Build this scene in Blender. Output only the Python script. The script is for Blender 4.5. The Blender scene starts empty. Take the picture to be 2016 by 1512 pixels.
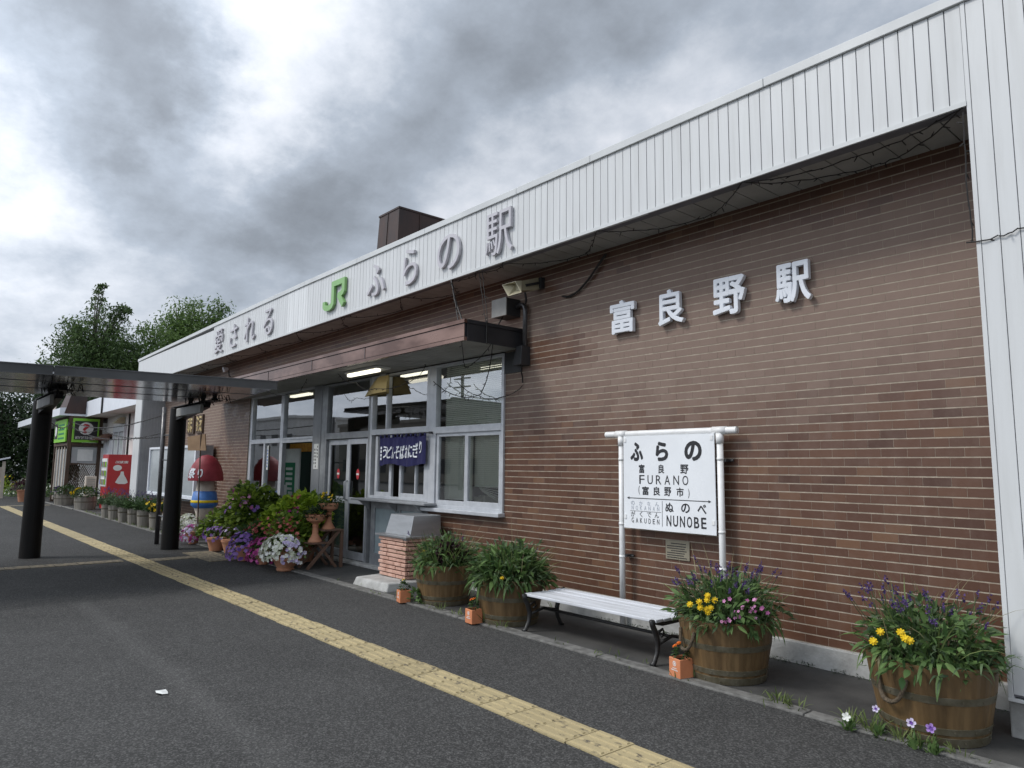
import bpy, math, random
import numpy as np
from mathutils import Vector
random.seed(7)
rnd = random.random
def U(a, b): return a + (b - a) * random.random()
R = math.radians
scene = bpy.context.scene
COL = scene.collection

# ------------------------------------------------------------------ camera
YAW, PITCH, ROLL, FPX = 0.86183640, 0.119873904, 0.0107803939, 1381.6405
EYE = Vector((0.0, -5.60357263, 1.528495))
fwd = Vector((-math.sin(YAW) * math.cos(PITCH), math.cos(YAW) * math.cos(PITCH), math.sin(PITCH)))
rt = Vector((math.cos(YAW), math.sin(YAW), 0.0))
upv = rt.cross(fwd)
rt, upv = rt * math.cos(ROLL) + upv * math.sin(ROLL), upv * math.cos(ROLL) - rt * math.sin(ROLL)
cam = bpy.data.cameras.new('camera')
cam.sensor_width = 36.0
cam.lens = FPX / 2016 * 36.0
cam.clip_start, cam.clip_end = 0.05, 2000
cam_o = bpy.data.objects.new('camera', cam)
COL.objects.link(cam_o)
from mathutils import Matrix
cam_o.matrix_world = Matrix(((rt.x, upv.x, -fwd.x, EYE.x), (rt.y, upv.y, -fwd.y, EYE.y), (rt.z, upv.z, -fwd.z, EYE.z), (0, 0, 0, 1)))
scene.camera = cam_o
def skydir(px, py):                      # direction of a cloud, from where the photograph shows it
    return (fwd + rt * ((px - 1008) / FPX) - upv * ((py - 756) / FPX)).normalized()

# ------------------------------------------------------------------ sun, sky, exposure
SUN_AZ, SUN_EL = R(30), R(46)            # light falls from the left front of the facade
sdir = Vector((-math.sin(SUN_AZ) * math.cos(SUN_EL), -math.cos(SUN_AZ) * math.cos(SUN_EL), math.sin(SUN_EL)))
sl = bpy.data.lights.new('sun', 'SUN')
sl.energy, sl.angle, sl.color = 1.9, R(14), (1.0, 0.965, 0.92)
so = bpy.data.objects.new('sun', sl)
COL.objects.link(so)
so.rotation_euler = (-sdir).to_track_quat('-Z', 'Y').to_euler()
scene.view_settings.view_transform = 'Standard'
scene.view_settings.look = 'None'
scene.view_settings.exposure = 0.0
scene.view_settings.gamma = 1.0
W = bpy.data.worlds.new('World')
scene.world = W
W.use_nodes = True
wt = W.node_tree
wt.nodes.clear()
def wn(t, **kw):
    n = wt.nodes.new(t)
    for k, v in kw.items(): setattr(n, k, v)
    return n
def wmath(op, a, b=None, c=None):
    n = wn('ShaderNodeMath', operation=op)
    for i, v in enumerate((a, b, c)):
        if v is None: continue
        if isinstance(v, (int, float)): n.inputs[i].default_value = v
        else: wt.links.new(v, n.inputs[i])
    return n.outputs[0]
def wv(op, a, b, scale=None):
    n = wn('ShaderNodeVectorMath', operation=op)
    for i, v in enumerate((a, b)):
        if v is None: continue
        if isinstance(v, (tuple, Vector)): n.inputs[i].default_value = tuple(v)
        else: wt.links.new(v, n.inputs[i])
    if scale is not None: n.inputs['Scale'].default_value = scale
    return n
tc = wn('ShaderNodeTexCoord')
D = tc.outputs['Generated']
sky = wn('ShaderNodeTexSky')
sky.sky_type = 'NISHITA'
sky.sun_disc = False
sky.sun_elevation = SUN_EL
sky.sun_rotation = math.atan2(sdir.x, sdir.y)
# clouds live on a plane overhead: direction divided by its height
sep = wn('ShaderNodeSeparateXYZ'); wt.links.new(D, sep.inputs[0])
zz = wmath('ADD', wmath('MAXIMUM', sep.outputs[2], 0.0), 0.40)
comb = wn('ShaderNodeCombineXYZ')
wt.links.new(wmath('DIVIDE', sep.outputs[0], zz), comb.inputs[0])
wt.links.new(wmath('DIVIDE', sep.outputs[1], zz), comb.inputs[1])
def wnoise(scale, detail, rough, dist, off):
    n = wn('ShaderNodeTexNoise')
    n.inputs['Scale'].default_value = scale; n.inputs['Detail'].default_value = detail
    n.inputs['Roughness'].default_value = rough; n.inputs['Distortion'].default_value = dist
    wt.links.new(wv('ADD', comb.outputs[0], (off, off * 0.7, off * 1.3)).outputs[0], n.inputs['Vector'])
    return n
nw = wnoise(4.5, 9, 0.62, 0.0, 3.1)
warp = wv('SUBTRACT', nw.outputs['Color'], (0.5, 0.5, 0.5))
Dw = wv('NORMALIZE', wv('ADD', D, wv('SCALE', warp.outputs[0], None, 0.20).outputs[0]).outputs[0], None).outputs[0]
val = wmath('MULTIPLY_ADD', wnoise(2.2, 10, 0.58, 0.0, 0.0).outputs['Fac'], 1.0, 0.21)
val = wmath('ADD', val, wmath('MULTIPLY_ADD', wnoise(7.0, 9, 0.60, 0.0, 7.7).outputs['Fac'], 0.56, -0.28))
for px, py, k, w in [(300, 170, 130, -0.44), (380, 120, 220, -0.27), (180, 190, 200, -0.24), (230, 110, 250, -0.2), (340, 240, 250, -0.17), (60, 20, 200, -0.42), (210, 10, 300, -0.25), (110, 100, 400, 0.16), (30, 230, 300, 0.1), (440, 70, 300, 0.2), (490, 180, 250, 0.26), (470, 270, 300, 0.3), (560, 120, 150, 0.22), (620, 40, 150, 0.2), (400, 320, 400, 0.24), (555, 220, 300, 0.16), (640, 370, 150, -0.32), (540, 420, 200, -0.22), (740, 270, 200, -0.24), (820, 180, 150, -0.26), (950, 110, 150, -0.28), (1100, 130, 200, -0.28), (1000, 200, 200, -0.22), (1250, 60, 200, -0.25), (1400, 20, 200, -0.22), (1600, 10, 150, -0.12), (1170, 270, 250, 0.28), (1060, 300, 300, 0.2), (1300, 190, 300, 0.25), (1420, 130, 300, 0.2), (950, 330, 300, 0.1), (720, 130, 200, 0.08), (60, 440, 300, 0.28), (150, 400, 300, 0.12), (420, 490, 150, -0.14), (250, 580, 150, -0.12), (620, 520, 200, -0.2), (760, 430, 250, -0.14), (100, 620, 150, 0.06), (30, 700, 200, 0.1), (500, 330, 300, 0.08)]:
    d = wv('DOT_PRODUCT', Dw, skydir(px, py)).outputs['Value']
    e = wmath('EXPONENT', wmath('MULTIPLY', wmath('SUBTRACT', d, 1.0), k))
    val = wmath('ADD', val, wmath('MULTIPLY', e, w * (0.42 if w < 0 else 0.54)))
ramp = wn('ShaderNodeValToRGB')
els = ramp.color_ramp.elements
els[0].position, els[0].color = 0.05, (0.17, 0.18, 0.20, 1)
els[1].position, els[1].color = 1.0, (0.90, 0.92, 0.98, 1)
for p, c in ((0.40, (0.31, 0.345, 0.395, 1)), (0.62, (0.45, 0.505, 0.585, 1)), (0.82, (0.68, 0.725, 0.80, 1))):
    e = els.new(p); e.color = c
wt.links.new(val, ramp.inputs[0])
# unseen sky behind the camera, brightened towards the clouded sun to light the facade
lobe = wmath('MULTIPLY', wmath('SMOOTH_MIN', wmath('MAXIMUM', wmath('SUBTRACT', wv('DOT_PRODUCT', D, sdir).outputs['Value'], 0.30), 0.0), 0.7, 0.05), 1.9)
gain = wmath('MULTIPLY', wmath('ADD', lobe, 1.0), 10.0)
cl = wv('SCALE', ramp.outputs[0], None)
wt.links.new(gain, cl.inputs['Scale'])
mix = wn('ShaderNodeMix', data_type='RGBA')
mix.inputs['Factor'].default_value = 0.94
wt.links.new(sky.outputs[0], mix.inputs['A']); wt.links.new(cl.outputs[0], mix.inputs['B'])
bg = wn('ShaderNodeBackground'); bg.inputs['Strength'].default_value = 0.1
wt.links.new(mix.outputs['Result'], bg.inputs[0])
wo = wn('ShaderNodeOutputWorld'); wt.links.new(bg.outputs[0], wo.inputs[0])

# ------------------------------------------------------------------ materials
def nodes(name):
    m = bpy.data.materials.new(name); m.use_nodes = True
    nt = m.node_tree
    return m, nt, nt.nodes['Principled BSDF']
def N(nt, t, **kw):
    n = nt.nodes.new(t)
    for k, v in kw.items():
        if k in n.inputs: n.inputs[k].default_value = v
        else: setattr(n, k, v)
    return n
def L(nt, a, b): nt.links.new(a, b)
def rgba(c): return (c[0], c[1], c[2], 1.0)
def pm(name, c1, c2=None, scale=8, rough=0.6, metal=0.0, bump=0.0, bscale=None, stretch=(1, 1, 1), lo=0.35, hi=0.65, detail=6, spec=0.5, coord='Object', attr=False, rvar=0.1):
    """noise between two real colours, roughness variation and bump; attr: per-face brightness 'v'"""
    m, nt, b = nodes(name)
    c2 = c2 or tuple(x * 0.85 for x in c1)
    tcn = N(nt, 'ShaderNodeTexCoord'); mp = N(nt, 'ShaderNodeMapping'); mp.inputs['Scale'].default_value = stretch
    L(nt, tcn.outputs[coord], mp.inputs[0])
    no = N(nt, 'ShaderNodeTexNoise', Scale=scale, Detail=detail, Roughness=0.6); L(nt, mp.outputs[0], no.inputs['Vector'])
    cr = N(nt, 'ShaderNodeValToRGB'); e = cr.color_ramp.elements
    e[0].position, e[0].color, e[1].position, e[1].color = lo, rgba(c1), hi, rgba(c2)
    L(nt, no.outputs['Fac'], cr.inputs[0])
    out = cr.outputs[0]
    if attr:
        at = N(nt, 'ShaderNodeAttribute', attribute_name='v')
        mx = N(nt, 'ShaderNodeMix', data_type='RGBA', blend_type='MULTIPLY'); mx.inputs['Factor'].default_value = 1.0
        L(nt, out, mx.inputs['A']); L(nt, at.outputs['Fac'], mx.inputs['B']); out = mx.outputs['Result']
    L(nt, out, b.inputs['Base Color'])
    mr = N(nt, 'ShaderNodeMapRange'); mr.inputs['To Min'].default_value = max(0.02, rough - rvar); mr.inputs['To Max'].default_value = min(1, rough + rvar)
    L(nt, no.outputs['Fac'], mr.inputs[0]); L(nt, mr.outputs[0], b.inputs['Roughness'])
    b.inputs['Metallic'].default_value = metal
    b.inputs['Specular IOR Level'].default_value = spec
    if bump:
        n2 = N(nt, 'ShaderNodeTexNoise', Scale=bscale or scale * 4, Detail=4); L(nt, mp.outputs[0], n2.inputs['Vector'])
        bp = N(nt, 'ShaderNodeBump', Strength=bump, Distance=0.01); L(nt, n2.outputs['Fac'], bp.inputs['Height']); L(nt, bp.outputs[0], b.inputs['Normal'])
    return m
def leafmat(name, c1, c2, trans=0.35, rough=0.55):
    m, nt, b = nodes(name)
    at = N(nt, 'ShaderNodeAttribute', attribute_name='v')
    cr = N(nt, 'ShaderNodeValToRGB'); e = cr.color_ramp.elements
    e[0].color, e[1].color = rgba(c1), rgba(c2); L(nt, at.outputs['Fac'], cr.inputs[0])
    L(nt, cr.outputs[0], b.inputs['Base Color']); b.inputs['Roughness'].default_value = rough; b.inputs['Specular IOR Level'].default_value = 0.3
    tr = N(nt, 'ShaderNodeBsdfTranslucent'); L(nt, cr.outputs[0], tr.inputs[0])
    mx = N(nt, 'ShaderNodeMixShader'); mx.inputs[0].default_value = trans
    L(nt, b.outputs[0], mx.inputs[1]); L(nt, tr.outputs[0], mx.inputs[2]); L(nt, mx.outputs[0], nt.nodes['Material Output'].inputs[0])
    return m
def glass(name, tint=(0.75, 0.8, 0.78), refl=0.22):
    m, nt, b = nodes(name); nt.nodes.remove(b)
    t = N(nt, 'ShaderNodeBsdfTransparent', Color=rgba(tint)); g = N(nt, 'ShaderNodeBsdfGlossy', Roughness=0.012)
    g.inputs[0].default_value = (0.95, 0.97, 1, 1)
    fr = N(nt, 'ShaderNodeFresnel', IOR=1.5); ad = N(nt, 'ShaderNodeMath', operation='ADD'); ad.inputs[1].default_value = refl; ad.use_clamp = True
    no = N(nt, 'ShaderNodeTexNoise', Scale=0.9, Detail=1); tcn = N(nt, 'ShaderNodeTexCoord'); L(nt, tcn.outputs['Object'], no.inputs['Vector'])
    bp = N(nt, 'ShaderNodeBump', Strength=0.03, Distance=0.05); L(nt, no.outputs['Fac'], bp.inputs['Height']); L(nt, bp.outputs[0], g.inputs['Normal'])
    L(nt, fr.outputs[0], ad.inputs[0])
    mx = N(nt, 'ShaderNodeMixShader'); L(nt, ad.outputs[0], mx.inputs[0]); L(nt, t.outputs[0], mx.inputs[1]); L(nt, g.outputs[0], mx.inputs[2])
    L(nt, mx.outputs[0], nt.nodes['Material Output'].inputs[0])
    return m
def emit(name, c, s):
    m, nt, b = nodes(name); b.inputs['Base Color'].default_value = rgba(c)
    b.inputs['Emission Color'].default_value = rgba(c); b.inputs['Emission Strength'].default_value = s
    return m
M = {}
def brickmat():
    m, nt, b = nodes('glazed_brick')
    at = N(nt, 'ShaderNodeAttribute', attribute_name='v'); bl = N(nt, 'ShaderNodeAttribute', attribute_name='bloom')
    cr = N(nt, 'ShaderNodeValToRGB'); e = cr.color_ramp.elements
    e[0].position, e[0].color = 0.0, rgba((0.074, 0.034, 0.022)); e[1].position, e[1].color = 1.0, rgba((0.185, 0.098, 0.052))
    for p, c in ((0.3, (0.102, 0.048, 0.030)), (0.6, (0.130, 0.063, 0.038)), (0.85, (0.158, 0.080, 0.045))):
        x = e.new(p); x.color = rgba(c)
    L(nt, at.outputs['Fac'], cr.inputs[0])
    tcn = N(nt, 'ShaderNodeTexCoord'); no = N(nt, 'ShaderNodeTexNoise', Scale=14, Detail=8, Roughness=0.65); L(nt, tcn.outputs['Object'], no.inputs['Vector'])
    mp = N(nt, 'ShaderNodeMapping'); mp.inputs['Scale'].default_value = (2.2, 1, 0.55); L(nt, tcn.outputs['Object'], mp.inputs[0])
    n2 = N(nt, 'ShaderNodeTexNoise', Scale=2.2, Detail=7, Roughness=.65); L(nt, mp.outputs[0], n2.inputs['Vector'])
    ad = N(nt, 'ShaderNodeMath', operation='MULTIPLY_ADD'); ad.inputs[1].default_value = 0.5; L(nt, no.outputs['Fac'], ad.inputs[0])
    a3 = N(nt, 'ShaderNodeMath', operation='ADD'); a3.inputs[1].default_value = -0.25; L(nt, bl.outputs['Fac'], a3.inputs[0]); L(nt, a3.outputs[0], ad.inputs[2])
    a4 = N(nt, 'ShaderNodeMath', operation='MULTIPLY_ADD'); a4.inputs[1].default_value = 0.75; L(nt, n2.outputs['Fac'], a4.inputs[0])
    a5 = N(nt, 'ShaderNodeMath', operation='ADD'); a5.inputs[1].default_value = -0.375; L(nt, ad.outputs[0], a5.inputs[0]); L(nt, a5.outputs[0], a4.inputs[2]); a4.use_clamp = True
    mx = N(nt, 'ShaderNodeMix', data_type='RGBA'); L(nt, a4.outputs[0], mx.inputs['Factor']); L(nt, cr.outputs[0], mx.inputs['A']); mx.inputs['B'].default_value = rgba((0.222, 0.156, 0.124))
    L(nt, mx.outputs['Result'], b.inputs['Base Color'])
    mr = N(nt, 'ShaderNodeMapRange'); mr.inputs['To Min'].default_value = 0.38; mr.inputs['To Max'].default_value = 0.75; L(nt, a4.outputs[0], mr.inputs[0]); L(nt, mr.outputs[0], b.inputs['Roughness'])
    bp = N(nt, 'ShaderNodeBump', Strength=0.25, Distance=0.004); L(nt, no.outputs['Fac'], bp.inputs['Height']); L(nt, bp.outputs[0], b.inputs['Normal'])
    return m
def asphaltmat():
    m, nt, b = nodes('asphalt')
    tcn = N(nt, 'ShaderNodeTexCoord'); sp = N(nt, 'ShaderNodeSeparateXYZ'); L(nt, tcn.outputs['Object'], sp.inputs[0])
    v = N(nt, 'ShaderNodeTexVoronoi', Scale=115); L(nt, tcn.outputs['Object'], v.inputs['Vector'])
    n1 = N(nt, 'ShaderNodeTexNoise', Scale=90, Detail=8, Roughness=0.8); L(nt, tcn.outputs['Object'], n1.inputs['Vector'])
    n2 = N(nt, 'ShaderNodeTexNoise', Scale=0.55, Detail=6, Roughness=0.6); L(nt, tcn.outputs['Object'], n2.inputs['Vector'])
    n3 = N(nt, 'ShaderNodeTexNoise', Scale=3.5, Detail=5, Roughness=0.65); L(nt, tcn.outputs['Object'], n3.inputs['Vector'])
    def mt(op, a, b_=None, c=None):
        n = N(nt, 'ShaderNodeMath', operation=op)
        for i, q in enumerate((a, b_, c)):
            if q is None: continue
            if isinstance(q, (int, float)): n.inputs[i].default_value = q
            else: L(nt, q, n.inputs[i])
        return n.outputs[0]
    sepc = N(nt, 'ShaderNodeSeparateColor'); L(nt, v.outputs['Color'], sepc.inputs[0])
    agg = mt('POWER', sepc.outputs[0], 2.6)
    grain = mt('ADD', mt('MULTIPLY', agg, 0.135), mt('MULTIPLY', n1.outputs['Fac'], 0.115))
    # older, darker, smoother lane beyond the seam at x = -9.3
    wob = mt('ADD', sp.outputs[0], mt('MULTIPLY', n3.outputs['Fac'], 0.35))
    seam = N(nt, 'ShaderNodeMapRange'); seam.inputs['From Min'].default_value = -9.15; seam.inputs['From Max'].default_value = -8.95; L(nt, wob, seam.inputs[0])
    base = mt('ADD', mt('MULTIPLY', n2.outputs['Fac'], 0.055), mt('MULTIPLY', n3.outputs['Fac'], 0.034))
    lum = mt('ADD', mt('ADD', base, grain), mt('MULTIPLY', seam.outputs[0], 0.022))
    # a pale wheel track along y = -4.1
    tr = mt('ABSOLUTE', mt('ADD', mt('ADD', sp.outputs[1], 4.13), mt('MULTIPLY', n3.outputs['Fac'], -0.3)))
    tk = N(nt, 'ShaderNodeMapRange'); tk.inputs['From Min'].default_value = 0.14; tk.inputs['From Max'].default_value = 0.0; L(nt, tr, tk.inputs[0])
    lum = mt('ADD', lum, mt('MULTIPLY', mt('MULTIPLY', tk.outputs[0], seam.outputs[0]), mt('MULTIPLY', n1.outputs['Fac'], 0.055)))
    lum = mt('MULTIPLY', mt('MAXIMUM', mt('SUBTRACT', lum, 0.074), 0.009), 0.72)
    cc = N(nt, 'ShaderNodeCombineColor')
    L(nt, mt('MULTIPLY', lum, 0.94), cc.inputs[0]); L(nt, mt('MULTIPLY', lum, 0.925), cc.inputs[1]); L(nt, mt('MULTIPLY', lum, 0.89), cc.inputs[2])
    L(nt, cc.outputs[0], b.inputs['Base Color'])
    b.inputs['Roughness'].default_value = 0.82; b.inputs['Specular IOR Level'].default_value = 0.35
    bp = N(nt, 'ShaderNodeBump', Strength=0.7, Distance=0.006); L(nt, mt('ADD', sepc.outputs[0], n1.outputs['Fac']), bp.inputs['Height']); L(nt, bp.outputs[0], b.inputs['Normal'])
    return m
M['brick'] = brickmat()
M['asphalt'] = asphaltmat()
M['mortar'] = pm('mortar', (0.46, 0.395, 0.31), (0.30, 0.25, 0.195), 9, 0.9, bump=0.3, bscale=80)
M['pave'] = pm('worn_pavement', (0.036, 0.036, 0.035), (0.072, 0.070, 0.066), 2.6, 0.85, bump=0.5, bscale=140, detail=10)
M['concrete'] = pm('kerb_concrete', (0.10, 0.097, 0.09), (0.20, 0.195, 0.182), 12, 0.9, bump=0.5, bscale=120, detail=10)
M['paleconc'] = pm('pale_concrete', (0.50, 0.50, 0.48), (0.30, 0.295, 0.28), 5, 0.85, bump=0.3, bscale=60, detail=10)
M['tactile'] = pm('yellow_paving', (0.085, 0.072, 0.055), (0.41, 0.335, 0.185), 26, 0.8, bump=0.3, bscale=120, detail=12, stretch=(.55, 1, 1), lo=.32, hi=.44, attr=True)
M['tactile_old'] = pm('faded_paving', (0.075, 0.065, 0.052), (0.31, 0.26, 0.17), 18, 0.85, bump=0.3, bscale=120, detail=10)
M['white'] = pm('white_cladding', (0.66, 0.672, 0.672), (0.57, 0.578, 0.572), 1.6, 0.42, stretch=(7, 1, 0.6), bump=0.04, bscale=1.5, attr=True, lo=.45, hi=.8)
M['shadeclad'] = pm('shaded_cladding', (0.36, 0.37, 0.385), (0.29, 0.30, 0.31), 2, 0.5)  # white cladding with the weaker light on the pillar's inner side painted in
M['groove'] = pm('cladding_gap', (0.16, 0.16, 0.18), (0.12, 0.12, 0.135), 5, 0.7)
M['coping'] = pm('coping_metal', (0.64, 0.655, 0.65), (0.56, 0.575, 0.575), 2, 0.4)
M['soffit'] = pm('soffit_board', (0.40, 0.395, 0.375), (0.31, 0.305, 0.285), 3, 0.75)
M['copper'] = pm('copper_sheet', (0.115, 0.058, 0.042), (0.25, 0.150, 0.120), 0.9, 0.24, metal=0.45, stretch=(1.3, 1, 3), lo=0.4, hi=0.6)
M['blackmetal'] = pm('black_sheet', (0.018, 0.019, 0.022), (0.03, 0.03, 0.034), 4, 0.45)
M['alu'] = pm('aluminium', (0.62, 0.64, 0.67), (0.50, 0.52, 0.55), 6, 0.38, metal=0.25)
M['aludark'] = pm('weathered_aluminium', (0.34, 0.355, 0.37), (0.24, 0.25, 0.26), 5, 0.5, metal=0.2)
M['panelgrey'] = pm('painted_column', (0.27, 0.28, 0.295), (0.21, 0.22, 0.23), 3, 0.6)
M['paleblue'] = pm('pale_blue_panel', (0.33, 0.40, 0.42), (0.22, 0.27, 0.28), 2.2, 0.55, stretch=(1, 1, .5))
M['glass'] = glass('window_glass', (0.92, 0.95, 0.93), 0.24)
M['glassdoor'] = glass('door_glass', (0.6, 0.65, 0.63), 0.12)
M['blind'] = leafmat('blind_slat', (0.80, 0.82, 0.77), (0.90, 0.92, 0.87), 0.5)
M['room'] = pm('room_surface', (0.20, 0.19, 0.17), (0.12, 0.115, 0.10), 1.2, 0.8)
M['roomdark'] = pm('dark_room_surface', (0.05, 0.045, 0.04), (0.025, 0.023, 0.02), 1.2, 0.8)
M['tube'] = emit('lit_tube', (1.0, 0.95, 0.78), 1.9)
M['tubehousing'] = pm('lamp_housing', (0.7, 0.7, 0.66), None, 6, 0.5)
M['letterwhite'] = pm('white_letters', (0.80, 0.83, 0.88), (0.74, 0.77, 0.82), 5, 0.4)
M['lettergrey'] = pm('lavender_letters', (0.56, 0.545, 0.58), (0.49, 0.475, 0.505), 5, 0.45)
M['green'] = pm('green_logo', (0.25, 0.47, 0.17), (0.23, 0.44, 0.155), 5, 0.4)
M['signwhite'] = pm('enamel_board', (0.86, 0.88, 0.90), (0.80, 0.82, 0.84), 2.5, 0.28)
M['pipewhite'] = pm('white_pipe', (0.84, 0.84, 0.83), (0.66, 0.65, 0.62), 9, 0.4, lo=0.5, hi=0.8)
M['ink'] = pm('black_paint', (0.012, 0.012, 0.014), (0.03, 0.03, 0.034), 60, 0.5)
M['inkfaded'] = pm('faded_paint', (0.36, 0.40, 0.45), (0.5, 0.53, 0.57), 60, 0.5)
M['brass'] = pm('plaque_metal', (0.42, 0.38, 0.29), (0.36, 0.32, 0.24), 12, 0.35, metal=0.5)
M['barrelwood'] = pm('stained_wood', (0.105, 0.062, 0.025), (0.185, 0.115, 0.049), 4, 0.55, bump=0.15, stretch=(3, 3, 0.35), bscale=24, attr=True)
M['hoop'] = pm('iron_hoop', (0.10, 0.085, 0.05), (0.155, 0.14, 0.10), 14, 0.55, metal=0.3)
M['rope'] = pm('rope', (0.15, 0.115, 0.075), (0.06, 0.045, 0.03), 60, 0.9, bump=0.6)
M['soil'] = pm('soil', (0.03, 0.022, 0.016), (0.05, 0.04, 0.03), 30, 0.95, bump=0.6)
M['greywood'] = pm('weathered_wood', (0.22, 0.20, 0.17), (0.32, 0.295, 0.25), 5, 0.85, stretch=(3, 3, 0.4), bump=0.3, attr=True)
M['terracotta'] = pm('terracotta', (0.44, 0.19, 0.105), (0.52, 0.26, 0.155), 7, 0.8, bump=0.12, bscale=60)
M['orangeclay'] = pm('orange_clay', (0.66, 0.25, 0.115), (0.58, 0.21, 0.095), 7, 0.75, bump=0.08, bscale=90)
M['benchwood'] = pm('white_bench_paint', (0.68, 0.70, 0.74), (0.46, 0.47, 0.48), 3, 0.6, stretch=(0.6, 9, 9), lo=0.42, hi=0.75, bump=0.1)
M['iron'] = pm('black_iron', (0.014, 0.014, 0.015), (0.03, 0.028, 0.026), 20, 0.45, bump=0.1)
M['postblack'] = pm('black_column', (0.006, 0.006, 0.0065), (0.012, 0.010, 0.009), 3, 0.45, stretch=(1, 1, .3), spec=0.25)
M['roofmetal'] = pm('polished_soffit', (0.36, 0.36, 0.37), (0.31, 0.31, 0.32), 1.0, 0.16, metal=0.9, rvar=0.04)
M['roofedge'] = pm('grey_gutter', (0.085, 0.088, 0.09), (0.13, 0.133, 0.136), 2, 0.4, metal=0.5)
M['steel'] = pm('stainless_steel', (0.46, 0.47, 0.48), (0.38, 0.39, 0.40), 3, 0.36, metal=0.7, stretch=(1, 1, 6))
M['pinkbrick'] = pm('pink_brick', (0.66, 0.42, 0.33), (0.50, 0.29, 0.22), 9, 0.85, bump=0.5, bscale=50)
M['noren'] = pm('navy_cloth', (0.010, 0.010, 0.060), (0.016, 0.016, 0.085), 30, 0.9)
M['horn'] = pm('beige_plastic', (0.46, 0.42, 0.29), (0.38, 0.345, 0.235), 6, 0.5)
M['greybox'] = pm('grey_plastic', (0.30, 0.30, 0.28), (0.25, 0.25, 0.235), 6, 0.5)
M['darkbox'] = pm('dark_plastic', (0.035, 0.036, 0.038), None, 6, 0.5)
M['wire'] = pm('dark_wire', (0.018, 0.016, 0.014), None, 30, 0.6)
M['pipegrey'] = pm('conduit', (0.10, 0.098, 0.10), (0.06, 0.058, 0.06), 12, 0.3, metal=0.4)
M['awning'] = pm('cream_awning', (0.55, 0.43, 0.20), (0.48, 0.37, 0.17), 4, 0.8)
M['rust'] = pm('rusty_chimney', (0.036, 0.026, 0.024), (0.075, 0.042, 0.034), 2.2, 0.6, stretch=(1, 1, .5), metal=0.2)
M['red'] = pm('red_paint', (0.46, 0.022, 0.028), (0.38, 0.018, 0.022), 3, 0.35)
M['crimson'] = pm('faded_red', (0.33, 0.035, 0.05), (0.23, 0.02, 0.032), 5, 0.6)
M['cream'] = pm('cream_paint', (0.62, 0.55, 0.47), (0.50, 0.43, 0.36), 5, 0.6)
M['blue'] = pm('blue_paint', (0.06, 0.20, 0.55), (0.045, 0.15, 0.42), 5, 0.5)
M['gold'] = pm('gold_leaf', (0.75, 0.58, 0.25), (0.6, 0.42, 0.16), 8, 0.3, metal=0.7)
M['darkwood'] = pm('dark_wood', (0.055, 0.034, 0.022), (0.10, 0.062, 0.04), 5, 0.7, stretch=(3, 3, .4))
M['brownwood'] = pm('brown_timber', (0.12, 0.068, 0.045), (0.17, 0.10, 0.068), 5, 0.75, stretch=(3, 3, .4))
M['placard'] = pm('brown_board', (0.26, 0.165, 0.09), (0.21, 0.13, 0.07), 5, 0.8)
M['stucco'] = pm('white_stucco', (0.72, 0.705, 0.68), (0.60, 0.58, 0.55), 2, 0.85, bump=0.1)
M['limegreen'] = pm('lime_sign', (0.26, 0.62, 0.06), (0.22, 0.54, 0.05), 4, 0.5)
M['signred'] = pm('sign_red', (0.50, 0.03, 0.04), None, 4, 0.5)
M['posterwhite'] = pm('paper', (0.74, 0.75, 0.73), (0.66, 0.67, 0.65), 5, 0.7)
M['postergreen'] = pm('poster_green', (0.02, 0.22, 0.10), (0.018, 0.18, 0.08), 5, 0.6)
M['postergold'] = pm('poster_gold', (0.55, 0.30, 0.03), (0.35, 0.12, 0.02), 14, 0.6)
M['darkgreen'] = pm('dark_green_wall', (0.010, 0.030, 0.022), (0.016, 0.04, 0.03), 2, 0.7)
M['display'] = pm('display_glass', (0.42, 0.45, 0.46), (0.36, 0.39, 0.40), 1.5, 0.15, stretch=(1, 1, 3))
M['tan'] = pm('tan_facade', (0.30, 0.27, 0.23), (0.24, 0.215, 0.18), 0.7, 0.85)
M['bark'] = pm('bark', (0.30, 0.28, 0.25), (0.08, 0.07, 0.06), 6, 0.9, stretch=(2, 2, .5))
M['trunkdark'] = pm('dark_bark', (0.07, 0.055, 0.045), (0.04, 0.032, 0.026), 6, 0.9, stretch=(2, 2, .5))
M['leaf_tree'] = leafmat('birch_leaves', (0.034, 0.068, 0.024), (0.135, 0.205, 0.068))
M['leaf_tree2'] = leafmat('bright_leaves', (0.046, 0.094, 0.026), (0.17, 0.26, 0.075))
M['leaf_dark'] = leafmat('hedge_leaves', (0.012, 0.026, 0.012), (0.040, 0.070, 0.026))
M['leaf'] = leafmat('green_leaves', (0.040, 0.088, 0.028), (0.165, 0.265, 0.085))
M['leaf_lime'] = leafmat('lime_leaves', (0.10, 0.19, 0.015), (0.46, 0.60, 0.06))
M['leaf_mid'] = leafmat('yellow_green_leaves', (0.035, 0.080, 0.015), (0.27, 0.38, 0.055))
M['leaf_deep'] = leafmat('deep_leaves', (0.022, 0.048, 0.018), (0.085, 0.150, 0.048))
M['leaf_grey'] = leafmat('grey_green_leaves', (0.045, 0.078, 0.040), (0.15, 0.215, 0.105))
M['leaf_purple'] = leafmat('purple_leaves', (0.022, 0.010, 0.014), (0.085, 0.040, 0.050))
M['grass'] = leafmat('grass_blades', (0.060, 0.095, 0.025), (0.24, 0.30, 0.11))
M['straw'] = leafmat('dry_grass', (0.20, 0.18, 0.09), (0.40, 0.37, 0.22))
M['f_purple'] = leafmat('lavender_flowers', (0.055, 0.030, 0.12), (0.17, 0.105, 0.29))
M['f_yellow'] = leafmat('yellow_flowers', (0.62, 0.40, 0.01), (0.85, 0.62, 0.02), 0.15)
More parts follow.
